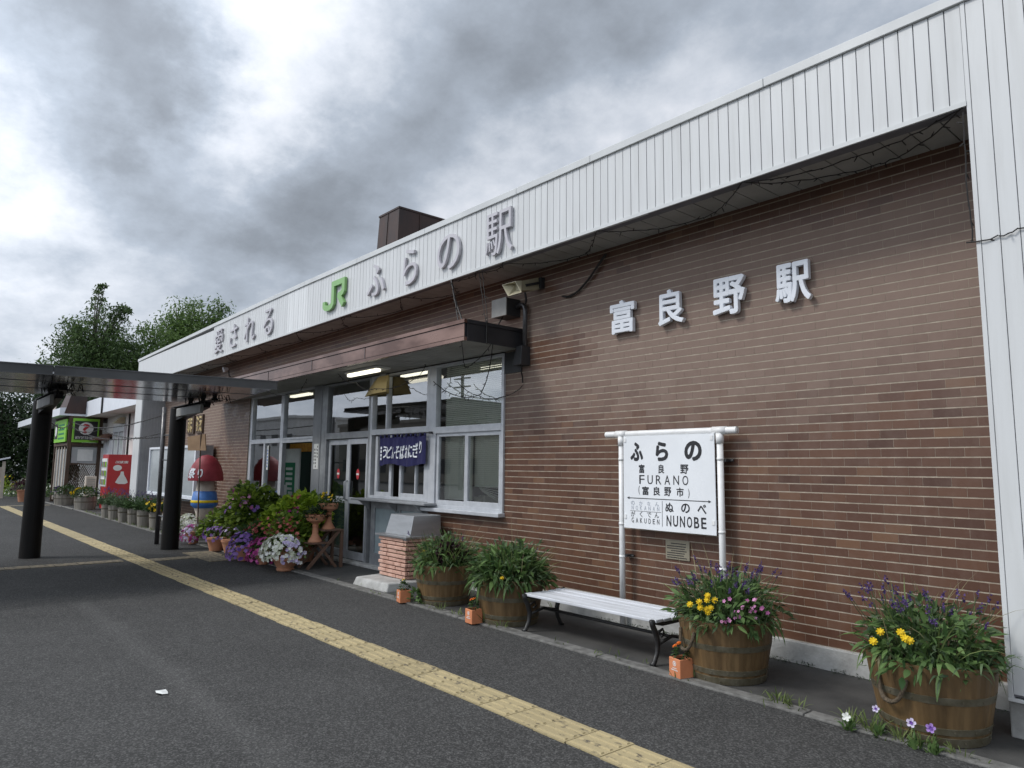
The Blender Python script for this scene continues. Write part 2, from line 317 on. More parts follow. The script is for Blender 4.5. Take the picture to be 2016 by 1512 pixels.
M['f_pink'] = leafmat('pink_flowers', (0.40, 0.08, 0.26), (0.72, 0.34, 0.58), 0.2)
M['f_magenta'] = leafmat('magenta_flowers', (0.36, 0.04, 0.22), (0.66, 0.16, 0.44), 0.2)
M['f_violet'] = leafmat('violet_petunias', (0.16, 0.07, 0.34), (0.45, 0.28, 0.66), 0.2)
M['f_white'] = leafmat('white_petunias', (0.62, 0.66, 0.50), (0.88, 0.88, 0.86), 0.2)
M['f_lilac'] = leafmat('lilac_petunias', (0.50, 0.42, 0.66), (0.74, 0.68, 0.84), 0.2)
M['f_red'] = leafmat('red_flowers', (0.36, 0.05, 0.06), (0.66, 0.22, 0.19), 0.2)
M['f_orange'] = leafmat('orange_flowers', (0.60, 0.10, 0.01), (0.82, 0.22, 0.02), 0.15)

# ------------------------------------------------------------------ mesh helpers
class MB:
    def __init__(s): s.v = []; s.f = []; s.a = []; s.b = []; s.cur = 1.0; s.blo = 0.0
    def add(s, vs, fs, val=None, blo=None):
        o = len(s.v); s.v += [tuple(p) for p in vs]
        for f in fs:
            s.f.append(tuple(i + o for i in f)); s.a.append(s.cur if val is None else val); s.b.append(s.blo if blo is None else blo)
        return s
    def box(s, x0, x1, y0, y1, z0, z1, val=None, blo=None, drop=()):
        fs = [(0, 3, 2, 1), (4, 5, 6, 7), (0, 1, 5, 4), (1, 2, 6, 5), (2, 3, 7, 6), (3, 0, 4, 7)]
        return s.add([(x0, y0, z0), (x1, y0, z0), (x1, y1, z0), (x0, y1, z0), (x0, y0, z1), (x1, y0, z1), (x1, y1, z1), (x0, y1, z1)], [f for i, f in enumerate(fs) if i not in drop], val, blo)
    def hexa(s, b, t, val=None):          # four bottom points, four top points
        return s.add(list(b) + list(t), [(0, 3, 2, 1), (4, 5, 6, 7), (0, 1, 5, 4), (1, 2, 6, 5), (2, 3, 7, 6), (3, 0, 4, 7)], val)
    def bar(s, p, q, w, h, upd=(0, 0, 1)):
        p, q = Vector(p), Vector(q); d = (q - p).normalized(); u = Vector(upd)
        if abs(d.dot(u)) > 0.98: u = Vector((1, 0, 0))
        x = d.cross(u).normalized() * (w / 2); y = x.cross(d).normalized() * (h / 2)
        return s.hexa([p - x - y, p + x - y, p + x + y, p - x + y], [q - x - y, q + x - y, q + x + y, q - x + y])
    def tube(s, pts, r, n=8, cap=True, val=None):
        pts = [Vector(p) for p in pts]; rs = r if isinstance(r, (list, tuple)) else [r] * len(pts)
        rings = []; ref = None
        for i, p in enumerate(pts):
            d = (pts[min(i + 1, len(pts) - 1)] - pts[max(i - 1, 0)])
            d = d.normalized() if d.length > 1e-9 else Vector((0, 0, 1))
            if ref is None: ref = Vector((0, 0, 1)) if abs(d.z) < 0.9 else Vector((1, 0, 0))
            x = d.cross(ref).normalized(); y = x.cross(d).normalized(); ref = y
            rings.append([p + (x * math.cos(2 * math.pi * k / n) + y * math.sin(2 * math.pi * k / n)) * rs[i] for k in range(n)])
        vs = [q for ring in rings for q in ring]; fs = []
        for i in range(len(pts) - 1):
            for k in range(n):
                a, b = i * n + k, i * n + (k + 1) % n
                fs.append((a, a + n, b + n, b))
        if cap: fs += [tuple(range(n)), tuple(reversed(range((len(pts) - 1) * n, len(pts) * n)))]
        return s.add(vs, fs, val)
    def lathe(s, prof, c=(0, 0, 0), n=24, cap=True, vals=None):   # prof: (r, z)
        vs = []; fs = []
        for r, z in prof:
            vs += [(c[0] + r * math.cos(2 * math.pi * k / n), c[1] + r * math.sin(2 * math.pi * k / n), c[2] + z) for k in range(n)]
        o = len(s.v); s.v += vs
        for i in range(len(prof) - 1):
            for k in range(n):
                a, b = i * n + k, i * n + (k + 1) % n
                s.f.append((o + a, o + b, o + b + n, o + a + n)); s.a.append(vals[k % len(vals)] if vals else s.cur); s.b.append(0)
        if cap:
            for fc in (tuple(o + k for k in reversed(range(n))), tuple(o + (len(prof) - 1) * n + k for k in range(n))):
                s.f.append(fc); s.a.append(s.cur); s.b.append(0)
        return s
    def prism(s, poly, y0, y1, axis='y'):  # polygon in x,z (counter-clockwise seen from -y), extruded along y
        n = len(poly)
        if axis == 'y': vs = [(x, y0, z) for x, z in poly] + [(x, y1, z) for x, z in poly]
        else: vs = [(y1, x, z) for x, z in poly] + [(y0, x, z) for x, z in poly]
        fs = [tuple(range(n)), tuple(reversed(range(n, 2 * n)))] + [(i, i + n, (i + 1) % n + n, (i + 1) % n) for i in range(n)]
        return s.add(vs, fs)
    def stroke(s, pts, w, y0, y1):         # flat lettering stroke in x,z
        P = [Vector((p[0], p[1])) for p in pts]; lft = []; rgt = []
        for i, p in enumerate(P):
            a = (P[i] - P[i - 1]).normalized() if i else (P[1] - P[0]).normalized()
            b = (P[i + 1] - P[i]).normalized() if i < len(P) - 1 else a
            na, nb = Vector((-a.y, a.x)), Vector((-b.y, b.x)); m = (na + nb)
            m = m.normalized(); k = w / 2 / max(0.35, m.dot(na))
            lft.append(p + m * k); rgt.append(p - m * k)
        for i in range(len(P) - 1):
            q = [rgt[i], rgt[i + 1], lft[i + 1], lft[i]]
            s.prism([(v.x, v.y) for v in q], y0, y1)
        return s
    def leaf(s, p, d, ln, w, bend, val, seg=3, twist=0.0):
        p = Vector(p); d = Vector(d).normalized()
        side = d.cross(Vector((0, 0, 1)))
        side = side.normalized() if side.length > 1e-3 else Vector((1, 0, 0))
        if twist: side = (side * math.cos(twist) + d.cross(side) * math.sin(twist)).normalized()
        vs = []; st = ln / seg
        prof = {1: (0.6, 0), 2: (0.35, 1, 0), 3: (0.35, 1, 0.75, 0), 4: (0.4, 1, 0.95, 0.6, 0), 5: (0.5, 1, 1, 0.85, 0.5, 0)}[seg]
        for i in range(seg + 1):
            k = prof[i] * w / 2
            if i == seg: vs.append(tuple(p))
            else: vs += [tuple(p - side * k), tuple(p + side * k)]
            d = (d + Vector((0, 0, -bend / seg))).normalized(); p = p + d * st
        fs = [(2 * i, 2 * i + 1, 2 * i + 3, 2 * i + 2) for i in range(seg - 1)] + [(2 * seg - 2, 2 * seg - 1, 2 * seg)]
        return s.add(vs, fs, val)
    def disc(s, p, n, r, k, val, cup=0.25):  # a little open flower: k petals round a centre
        p = Vector(p); n = Vector(n).normalized(); x = n.orthogonal().normalized(); y = n.cross(x)
        vs = [tuple(p)]
        m = 4 * k if r > .02 else 2 * k; prof = (1, .95, .66, .95) if r > .02 else (1, .66)
        for i in range(m):
            a = 2 * math.pi * i / m; q = prof[i % len(prof)]; rr = r * q
            vs.append(tuple(p + (x * math.cos(a) + y * math.sin(a)) * rr + n * (r * cup * (1.6 - .6 * q))))
        return s.add(vs, [(0, i + 1, (i + 1) % m + 1) for i in range(m)], val)
    def build(s, name, mat, parent=None, smooth=False, local=False, bevel=0.0, mats=None):
        me = bpy.data.meshes.new(name)
        off = Vector((0, 0, 0))
        if parent is not None and not local:
            q = parent
            while q is not None: off = off + q.location; q = q.parent
        me.from_pydata([(x - off.x, y - off.y, z - off.z) for x, y, z in s.v], [], s.f)
        at = me.attributes.new('v', 'FLOAT', 'FACE'); at.data.foreach_set('value', [float(x) for x in s.a])
        if any(s.b):
            at = me.attributes.new('bloom', 'FLOAT', 'FACE'); at.data.foreach_set('value', [float(x) for x in s.b])
        if smooth: me.polygons.foreach_set('use_smooth', [True] * len(me.polygons))
        me.materials.append(M[mat] if isinstance(mat, str) else mat)
        me.update()
        o = bpy.data.objects.new(name, me); COL.objects.link(o)
        if parent is not None: o.parent = parent
        if bevel:
            b = o.modifiers.new('bevel', 'BEVEL'); b.width = bevel; b.segments = 2; b.limit_method = 'ANGLE'; b.angle_limit = R(40)
        if smooth == 'auto': pass
        return o
def thing(name, label, cat, loc=(0, 0, 0), rot=0.0, group=None):
    o = bpy.data.objects.new(name, None); COL.objects.link(o)
    o.empty_display_size = 0.2
    o.location = loc; o.rotation_euler = (0, 0, rot)
    return tag(o, label, cat, group)
def tag(o, label, cat, group=None):
    o['label'] = label; o['category'] = cat
    if group: o['group'] = group
    return o
def kind(o, k): o['kind'] = k; return o
def copy_tree(o, parent=None):
    c = o.copy(); COL.objects.link(c)
    if parent is not None: c.parent = parent
    for ch in [x for x in bpy.data.objects if x.parent == o]: copy_tree(ch, c)
    return c
# lettering: glyph outlines from Blender's own built-in font
_g = {}
def glyph(ch, bold):
    k = (ch, bold)
    if k not in _g:
        cu = bpy.data.curves.new('glyph', 'FONT'); cu.body = ch; cu.offset = bold; cu.extrude = 0.5; cu.resolution_u = 4
        ob = bpy.data.objects.new('glyph', cu); COL.objects.link(ob)
        bpy.context.view_layer.update()
        me = bpy.data.meshes.new_from_object(ob.evaluated_get(bpy.context.evaluated_depsgraph_get()))
        _g[k] = ([tuple(v.co) for v in me.vertices], [tuple(p.vertices) for p in me.polygons])
        bpy.data.objects.remove(ob); bpy.data.curves.remove(cu); bpy.data.meshes.remove(me)
    return _g[k]
def put(mb, ch, box, y=0.0, depth=0.004, bold=0.0, frame=None, keep=False, shear=0.0, warp=None):
    """one glyph filling box (u0,u1,v0,v1); frame maps (u,v,n) to the world, default a wall facing -y at y"""
    if bold > 0.012:                      # heavier strokes: the outline repeated around a small ring
        vs, fs = [], []
        v0_, f0_ = glyph(ch, 0.0); m_ = 8
        for k in range(m_ + 1):
            a = 2 * math.pi * k / m_; r_ = bold if k < m_ else 0.0; o_ = len(vs)
            vs += [(x + r_ * math.cos(a), y_ + r_ * math.sin(a), z * (1 + 0.02 * k)) for x, y_, z in v0_]
            fs += [tuple(i + o_ for i in f) for f in f0_]
    else: vs, fs = glyph(ch, 0.0)
    if not vs: return
    xs = [v[0] for v in vs]; ys = [v[1] for v in vs]
    x0, x1, y0, y1 = min(xs), max(xs), min(ys), max(ys)
    u0, u1, v0, v1 = box
    sx, sy = (u1 - u0) / max(1e-6, x1 - x0), (v1 - v0) / max(1e-6, y1 - y0)
    if keep:
        k = min(sx, sy); cu, cv = (u0 + u1) / 2, (v0 + v1) / 2
        w, h = (x1 - x0) * k, (y1 - y0) * k; u0, v0, sx, sy = cu - w / 2, cv - h / 2, k, k
    out = []
    for x, yy, z in vs:
        u = u0 + (x - x0) * sx; v = v0 + (yy - y0) * sy; u += (v - v0) * shear
        n = (z + 0.5) * depth
        if frame: out.append(frame(u, v, n))
        else:
            w = warp(u, v) if warp else 0
            out.append((u, y - n + w, v))
    mb.add(out, fs)
def word(mb, s, u0, u1, v0, v1, **kw):   # evenly spaced characters
    w = (u1 - u0) / len(s)
    fill = kw.pop('fill', 0.8)
    for i, ch in enumerate(s):
        if ch == ' ': continue
        c = u0 + w * (i + 0.5); f = fill * (0.34 if ch in 'I1()・' else 1.0)
        put(mb, ch, (c - w * f / 2, c + w * f / 2, v0, v1), **kw)

# ================================================================== ground
def sheet(name, x0, x1, y0, y1, z, mat):
    mb = MB(); mb.add([(x0, y0, z), (x1, y0, z), (x1, y1, z), (x0, y1, z)], [(0, 1, 2, 3)])
    return kind(mb.build(name, mat), 'structure')
sheet('ground', -400, 400, -400, 400, 0.0, 'asphalt')
mb = MB(); mb.box(-26.0, 3.0, -1.06, 0.0, -0.05, 0.006); kind(mb.build('pavement', 'pave'), 'structure')
mb = MB()
x = 3.0
random.seed(3)
while x > -46:
    w = U(1.7, 1.95); y = -1.18 - (0.0 if x > -26 else 0.12 * min(1, (-26 - x) / 6))
    mb.box(x - w + 0.008, x, y + U(-.006, .006), y + 0.125, -0.05, 0.014 + U(-.004, .006)); x -= w
kind(mb.build('kerb_strip', 'concrete', bevel=0.008), 'structure')
# guide paving: 30 cm slabs with four raised bars
def tact(path, mb, skip=0.04, bars=True, w=0.30):
    d = 0.0
    for (xa, ya), (xb, yb) in zip(path[:-1], path[1:]):
        a, b = Vector((xa, ya, 0)), Vector((xb, yb, 0)); ln = (b - a).length; t = (b - a).normalized(); nrm = Vector((-t.y, t.x, 0))
        n = max(1, round(ln / 0.27)); st = ln / n
        for i in range(n):
            c = a + t * (st * (i + 0.5)); j = U(-.006, .006)
            def q(u, v, z): p = c + t * u + nrm * (v + j); return (p.x, p.y, z)
            h = st / 2 - 0.003; z0 = 0.008 + U(-.001, .002); hw = w / 2 - 0.002
            vv = U(.85, 1.05)
            mb.hexa([q(-h, -hw, -.02), q(h, -hw, -.02), q(h, hw, -.02), q(-h, hw, -.02)], [q(-h, -hw, z0), q(h, -hw, z0), q(h, hw, z0), q(-h, hw, z0)], vv)
            if bars and c.x > -16:
                for k in range(4):
                    o = (-0.1125 + 0.075 * k) * w / 0.3; bw = 0.0135
                    for (ua, ub) in [(-h + .012, h - .012)]:
                        mb.hexa([q(ua, o - bw, z0), q(ub, o - bw, z0), q(ub, o + bw, z0), q(ua, o + bw, z0)], [q(ua + .004, o - bw * .7, z0 + .007), q(ub - .004, o - bw * .7, z0 + .007), q(ub - .004, o + bw * .7, z0 + .007), q(ua + .004, o + bw * .7, z0 + .007)], vv)
random.seed(5)
mb = MB(); tact([(0.5, -2.53), (-4.0, -2.515), (-8.0, -2.558), (-14.2, -2.65), (-24.0, -2.755), (-31.0, -2.81)], mb, w=0.285)
kind(mb.build('guide_paving', 'tactile'), 'structure')
mb = MB()
def xrow(xc, y0, y1, w, n, z=0.007):
    st = (y1 - y0) / n
    for i in range(n): mb.box(xc - w / 2 + U(-.01, .01), xc + w / 2, y0 + st * i + .004, y0 + st * (i + 1) - .004, -.02, z + U(-.002, .002))
xrow(-12.72, -5.6, -2.84, 0.28, 9); xrow(-12.55, -2.46, -1.78, 0.3, 2); 
mb.box(-13.25, -11.8, -1.79, -1.32, -.02, .009); mb.box(-31.3, -30.9, -2.7, -1.4, -.02, .008)
kind(mb.build('cross_paving', 'tactile_old'), 'structure')
# a scrap of paper
mb = MB(); c = (-5.276, -4.159)
g = [[(c[0] - .05 + .05 * i + U(-.012, .012), c[1] - .035 + .035 * j + U(-.01, .01), .004 + U(0, .018)) for i in range(3)] for j in range(3)]
mb.add([p for r_ in g for p in r_], [(i + 3 * j, i + 1 + 3 * j, i + 4 + 3 * j, i + 3 + 3 * j) for i in range(2) for j in range(2)])
tag(mb.build('paper_scrap', 'posterwhite'), 'crumpled white scrap of paper lying on the open asphalt', 'litter')

# ================================================================== station building
ST = thing('station_building', 'long low brick railway station with a white metal fascia and glazed entrance', 'building', (-12, 0, 0))
Z0, CP, TP, XA = 0.17, 0.07, 0.185737, -2.32156
def sm(a, b, x): t = max(0.0, min(1.0, (x - a) / (b - a))); return t * t * (3 - 2 * t)
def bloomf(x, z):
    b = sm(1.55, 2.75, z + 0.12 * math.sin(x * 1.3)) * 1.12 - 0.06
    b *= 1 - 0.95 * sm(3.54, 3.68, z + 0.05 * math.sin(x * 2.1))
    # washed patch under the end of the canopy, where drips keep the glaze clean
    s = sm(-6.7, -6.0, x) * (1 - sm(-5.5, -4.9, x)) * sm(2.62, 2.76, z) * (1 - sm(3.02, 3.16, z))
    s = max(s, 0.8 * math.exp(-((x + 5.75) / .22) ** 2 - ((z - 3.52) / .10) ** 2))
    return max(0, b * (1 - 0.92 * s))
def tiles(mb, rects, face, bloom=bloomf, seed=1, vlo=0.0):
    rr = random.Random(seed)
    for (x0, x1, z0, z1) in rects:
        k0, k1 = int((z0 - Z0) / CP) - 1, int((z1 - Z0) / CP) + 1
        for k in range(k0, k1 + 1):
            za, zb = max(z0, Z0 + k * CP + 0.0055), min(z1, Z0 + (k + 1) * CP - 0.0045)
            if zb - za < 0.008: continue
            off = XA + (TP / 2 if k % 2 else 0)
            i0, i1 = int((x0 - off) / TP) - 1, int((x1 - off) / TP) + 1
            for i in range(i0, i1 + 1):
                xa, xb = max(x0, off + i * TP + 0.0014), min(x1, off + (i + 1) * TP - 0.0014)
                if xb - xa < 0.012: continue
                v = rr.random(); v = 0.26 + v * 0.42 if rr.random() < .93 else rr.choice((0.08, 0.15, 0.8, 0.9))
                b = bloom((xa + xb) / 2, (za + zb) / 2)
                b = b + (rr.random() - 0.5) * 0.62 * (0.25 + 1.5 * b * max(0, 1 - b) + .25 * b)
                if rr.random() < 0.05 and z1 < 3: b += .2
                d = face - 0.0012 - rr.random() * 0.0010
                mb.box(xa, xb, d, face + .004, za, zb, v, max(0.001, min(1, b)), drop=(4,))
mb = MB()
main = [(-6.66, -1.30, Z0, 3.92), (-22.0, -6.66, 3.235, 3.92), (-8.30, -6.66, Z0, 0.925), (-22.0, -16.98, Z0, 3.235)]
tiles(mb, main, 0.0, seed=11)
tiles(mb, [(-16.98, -15.16, Z0, 3.235)], -0.05, lambda x, z: 0.30 * sm(.3, 1.2, z), seed=12)
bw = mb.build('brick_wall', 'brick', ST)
mb = MB()
mb.box(-6.66, -1.30, 0.0, 0.28, 0.0, 3.95); mb.box(-22.0, -6.66, 0.0, 0.28, 3.0, 3.95); mb.box(-8.30, -6.66, 0.002, 0.28, 0.0, 0.935)
mb.box(-22.0, -16.98, 0.0, 0.28, 0.0, 3.0); mb.box(-16.98, -15.16, -0.05, 0.28, 0.0, 3.235)
mb.build('mortar_bed', 'mortar', bw)
mb = MB()
mb.box(-8.30, -1.30, -0.055, 0.0, 0.0, Z0); mb.build('plinth', 'paleconc', ST, bevel=0.006)
mb = MB(); mb.box(-22, -15.16, -0.075, -0.051, 0, Z0 - .002); mb.build('plinth', 'paleconc', ST, bevel=0.006)
# roof, side and back shell
mb = MB(); mb.box(-22.7, 0.6, -0.55, 8.0, 4.30, 4.45); mb.box(-22.7, 0.6, 7.8, 8.0, 0, 4.30); mb.box(0.4, 0.6, -0.1, 7.8, 0, 4.30); mb.box(-22.7, -22.5, -0.1, 7.8, 0, 4.30)
roof = mb.build('roof', 'roofedge', ST)
mb = MB()
cx0, cx1, cy0, cy1 = -13.45, -12.62, 1.98, 3.5
for z, e in ((4.45, .10), (7.05, 0)): pass
mb.hexa([(cx0 - .10, cy0 - .1, 4.45), (cx1 + .06, cy0 - .1, 4.45), (cx1 + .06, cy1 + .1, 4.45), (cx0 - .10, cy1 + .1, 4.45)], [(cx0, cy0, 7.06), (cx1, cy0, 7.06), (cx1, cy1, 7.06), (cx0, cy1, 7.06)])
mb.box(cx0 - .015, cx1 + .015, cy0 - .015, cy1 + .015, 7.06, 7.10)
for t in (0.35, 0.7): mb.bar((cx1 + .07, cy0 - .1 + t * 1.7, 4.45), (cx1 + .005, cy0 + t * 1.52, 7.05), .02, .02)
mb.bar((cx0 + .35, cy0 - .105, 4.45), (cx0 + .38, cy0 - .005, 7.05), .02, .02)
mb.build('chimney', 'rust', roof)
# fascia of vertical planks
FY = -0.62
def ztop(x):
    xs = [-22.75, -15.4, -11.9, -9.7, -6.4, -2.7, -1.3, 2]; zs = [4.61, 4.675, 4.70, 4.69, 4.675, 4.665, 4.655, 4.655]
    return float(np.interp(x, xs, zs))
def zbot(x): return float(np.interp(x, [-22.7, -12, -6, -1.3], [3.835, 3.845, 3.85, 3.875]))
mb = MB(); gap = MB(); rr = random.Random(4)
x = -1.345
while x > -16.05:
    w = 0.0955; zt = ztop(x) - 0.075
    mb.box(x - w + 0.0030, x - 0.0030, FY - rr.random() * .0015, FY + 0.02, zbot(x) + .034, zt, (1.10 if -11.97 < x < -11.10 else .95) + .06 * rr.random()); x -= w
mb.box(-22.72, x - .002, FY, FY + .02, zbot(x) + .034, 4.60 - .075)
fas = mb.build('fascia', 'white', ST, bevel=0.0018)
gap.box(-22.70, 0.4, FY + .006, FY + .10, 3.87, 4.52)
gap.build('fascia_backing', 'groove', fas)
mb = MB(); xs = [-22.76, -20.8, -18.9, -17.0, -15.1, -13.2, -11.3, -9.45, -7.60, -5.75, -4.62, -2.73, -0.84, 0.6]
for a, b in zip(xs[:-1], xs[1:]):
    za, zb = ztop(a), ztop(b); a += .002; b -= .002
    mb.hexa([(a, FY - .022, za - .075), (b, FY - .022, zb - .075), (b, FY + .25, zb - .075), (a, FY + .25, za - .075)], [(a, FY - .022, za), (b, FY - .022, zb), (b, FY + .25, zb + .02), (a, FY + .25, za + .02)])
mb.build('coping', 'coping', fas, bevel=0.004)
mb = MB(); mb.hexa([(-21.95, FY - .012, 3.835), (-1.345, FY - .012, 3.875), (-1.345, FY + .02, 3.875), (-21.95, FY + .02, 3.835)], [(-21.95, FY - .012, 3.868), (-1.345, FY - .012, 3.908), (-1.345, FY + .02, 3.908), (-21.95, FY + .02, 3.868)])
mb.build('fascia_trim', 'coping', fas)
mb = MB(); xw = -1.36
while xw > -22.0:
    w = 0.20; mb.box(xw - w + .005, xw - .005, FY + .022, -0.006, 3.914, 3.93); xw -= w
mb.box(-22, -1.345, FY + .02, 0, 3.932, 3.95)
mb.build('soffit', 'soffit', ST)
# white clad end pillars
mb = MB(); x = -1.345; mb.box(x, x + .026, FY - .006, FY + .5, 0.24, 4.60); x += .026
while x < 0.55: mb.box(x + .0022, x + .103 - .0022, FY - rr.random() * .001, FY + .5, 0.262, ztop(0) - .075); x += .103
mb.box(-1.345, 0.6, FY - .012, FY + .5, .222, .24)
pil = mb.build('end_pillar', 'white', ST, bevel=0.0018)
g2 = MB(); g2.box(-1.33, 0.55, FY + .006, FY + .62, .25, 4.6); g2.build('pillar_backing', 'groove', pil)
mb = MB(); mb.box(-1.36, 0.6, FY + .05, -0.02, 0, .222); mb.build('pillar_footing', 'paleconc', pil, bevel=.01)
mb = MB(); mb.box(-22.72, -22.0, FY, 0.0, 0.15, 3.90); p2 = mb.build('end_pillar', 'white', ST, bevel=.003)
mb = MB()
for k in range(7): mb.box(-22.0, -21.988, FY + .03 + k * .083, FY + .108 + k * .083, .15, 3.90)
mb.build('pillar_side', 'shadeclad', p2, bevel=.002)
# canopy over the entrance
CZ0, CZ1, CY = 2.97, 3.22, -0.90
mb = MB()
mb.box(-16.9, -6.33, CY, CY + .006, CZ0 + .053, CZ1 - .053)
mb.box(-16.9, -6.315, CY - .012, CY + .03, CZ0, CZ0 + .043); mb.box(-16.9, -6.315, CY - .012, CY + .03, CZ1 - .043, CZ1)
mb.box(-16.9, -6.33, CY + .03, -.01, CZ1 - .02, CZ1 - .005)
can = mb.build('entrance_canopy', 'copper', ST)
mb = MB()
for xx in (-8.62, -10.30, -12.05, -13.8): mb.box(xx - .006, xx + .006, CY - .004, CY + .01, CZ0 + .043, CZ1 - .043)
mb.box(-16.9, -6.33, CY + .008, CY + .024, CZ0 + .0435, CZ1 - .0435)
mb.build('panel_joint', 'blackmetal', can)
mb = MB()
mb.box(-6.33, -6.312, CY + .031, -.012, CZ0 + .045, CZ1 - .045); mb.box(-6.33, -6.30, CY + .031, -.012, CZ0 + .002, CZ0 + .043); mb.box(-6.33, -6.30, CY + .031, -.012, CZ1 - .043, CZ1 - .002)
mb.build('end_panel', 'blackmetal', can)
mb = MB(); yy = CY + .032
while yy < -.02: mb.box(-16.9, -6.335, yy, min(-.012, yy + .094), CZ0 + .012, CZ0 + .02); yy += .1
mb.box(-16.9, -6.335, CY + .03, -.012, CZ0 + .022, CZ0 + .03)
mb.build('canopy_soffit', 'soffit', can)
mb = MB(); mb.box(-9.80, -8.82, -.60, -.36, CZ0 - .03, CZ0 + .011); cl_ = mb.build('ceiling_light', 'tubehousing', can, bevel=.01)
mb = MB(); mb.box(-9.76, -8.86, -.575, -.50, CZ0 - .075, CZ0 - .031); mb.build('lit_tube', 'tube', cl_, bevel=.012)

# ---- openings: frames, panes, doors
def frame(name, rects, y0=-.03, y1=.05, mat='alu', parent=ST, bevel=.004):
    mb = MB()
    for i, (x0, x1, z0, z1) in enumerate(rects): mb.box(x0, x1, y0 - .0015 * (i % 3), y1, z0, z1)
    return mb.build(name, mat, parent, bevel=bevel)
def pane(rects, y, parent, mat='glass', name='pane'):
    mb = MB()
    for (x0, x1, z0, z1) in rects: mb.add([(x0, y, z0), (x1, y, z0), (x1, y, z1), (x0, y, z1)], [(0, 1, 2, 3)])
    return mb.build(name, mat, parent)
# office window
w1 = frame('office_window', [(-8.29, -8.13, .985, 2.965), (-6.70, -6.655, .985, 2.965), (-8.13, -6.70, 2.0, 2.09), (-8.13, -6.70, 2.925, 2.965), (-8.13, -6.70, .985, 1.03)])
frame('sash', [(-8.12, -8.07, 1.03, 2.0), (-7.47, -7.40, 1.03, 2.0), (-8.07, -7.47, 1.03, 1.09), (-8.07, -7.47, 1.955, 2.0), (-6.76, -6.70, 1.03, 2.0), (-7.40, -6.76, 1.03, 1.10), (-7.40, -6.76, 1.945, 2.0)], -.008, .03, 'alu', w1)
pane([(-8.13, -6.70, 2.09, 2.925), (-8.07, -7.47, 1.09, 1.955), (-7.40, -6.76, 1.10, 1.945)], .015, w1)
mb = MB(); mb.box(-8.42, -6.64, -.11, .02, .935, .985); mb.build('window_sill', 'alu', w1, bevel=.008)
mb = MB(); rr = random.Random(9)
def slats(x0, x1, z0, z1, y=.13):
    z = z1
    while z > z0:
        mb.hexa([(x0, y - .013, z - .0135), (x1, y - .013, z - .0135), (x1, y + .006, z + .011), (x0, y + .006, z + .011)], [(x0, y - .0145, z - .0125), (x1, y - .0145, z - .0125), (x1, y + .0045, z + .012), (x0, y + .0045, z + .012)]); z -= .0265
    for t in (.22, .5, .78): mb.box(x0 + (x1 - x0) * t - .002, x0 + (x1 - x0) * t + .002, y - .016, y - .014, z0, z1)
slats(-8.10, -6.72, 2.08, 2.93); slats(-8.10, -7.46, 1.10, 1.99); slats(-7.42, -6.72, 1.30, 1.99)
for k in range(6): mb.bar((-7.35 + .02 * k, .13, 1.29 - .012 * k), (-6.72, .13, 1.27 - .045 * k), .025, .003)
mb.build('blind', 'blind', w1)
# kitchen serving window
w2 = frame('serving_window', [(-9.965, -9.905, 1.05, 2.965), (-8.36, -8.29, 1.05, 2.965), (-9.905, -8.36, 2.03, 2.115), (-9.49, -9.455, 2.115, 2.93), (-9.905, -8.36, 2.93, 2.965), (-9.905, -8.36, 1.05, 1.09)])
frame('sash', [(-9.80, -9.73, 1.09, 2.03), (-9.37, -9.30, 1.09, 2.03), (-9.73, -9.37, 1.09, 1.15), (-9.08, -9.03, 1.09, 2.03), (-8.42, -8.36, 1.09, 2.03), (-9.03, -8.42, 1.09, 1.15), (-8.66, -8.63, 1.15, 2.03)], -.012, .03, 'alu', w2)
pane([(-9.905, -9.49, 2.115, 2.93), (-9.455, -8.36, 2.115, 2.93), (-9.73, -9.37, 1.15, 2.03), (-9.03, -8.66, 1.15, 2.03), (-8.63, -8.42, 1.15, 2.03)], .016, w2)
mb = MB(); mb.box(-10.12, -8.05, -.24, -.035, 1.015, 1.045); mb.box(-9.97, -8.3, -.035, .06, 1.018, 1.048); sh = mb.build('serving_counter', 'aludark', w2, bevel=.006)
mb = MB()
for xx in (-9.9, -9.1, -8.35): mb = MB(); mb.prism([(-.22, 1.014), (-.20, 1.0), (-.035, .87), (-.035, 1.014)], xx - .012, xx + .012, 'x'); mb.build('shelf_bracket', 'aludark', sh)
mb = MB(); mb.box(-9.85, -8.30, .0, .05, .03, 1.017); mb.build('lower_panel', 'paleblue', w2)
mb = MB()
for (x0, x1, z0, z1) in [(-9.85, -9.74, .03, 1.0), (-8.34, -8.30, .03, 1.0), (-9.74, -8.34, .03, .22), (-9.74, -8.34, .90, 1.01), (-9.03, -9.0, .86, .90)]: mb.box(x0, x1, -.025, .001, z0, z1)
mb.build('panel_frame', 'aludark', w2, bevel=.004)
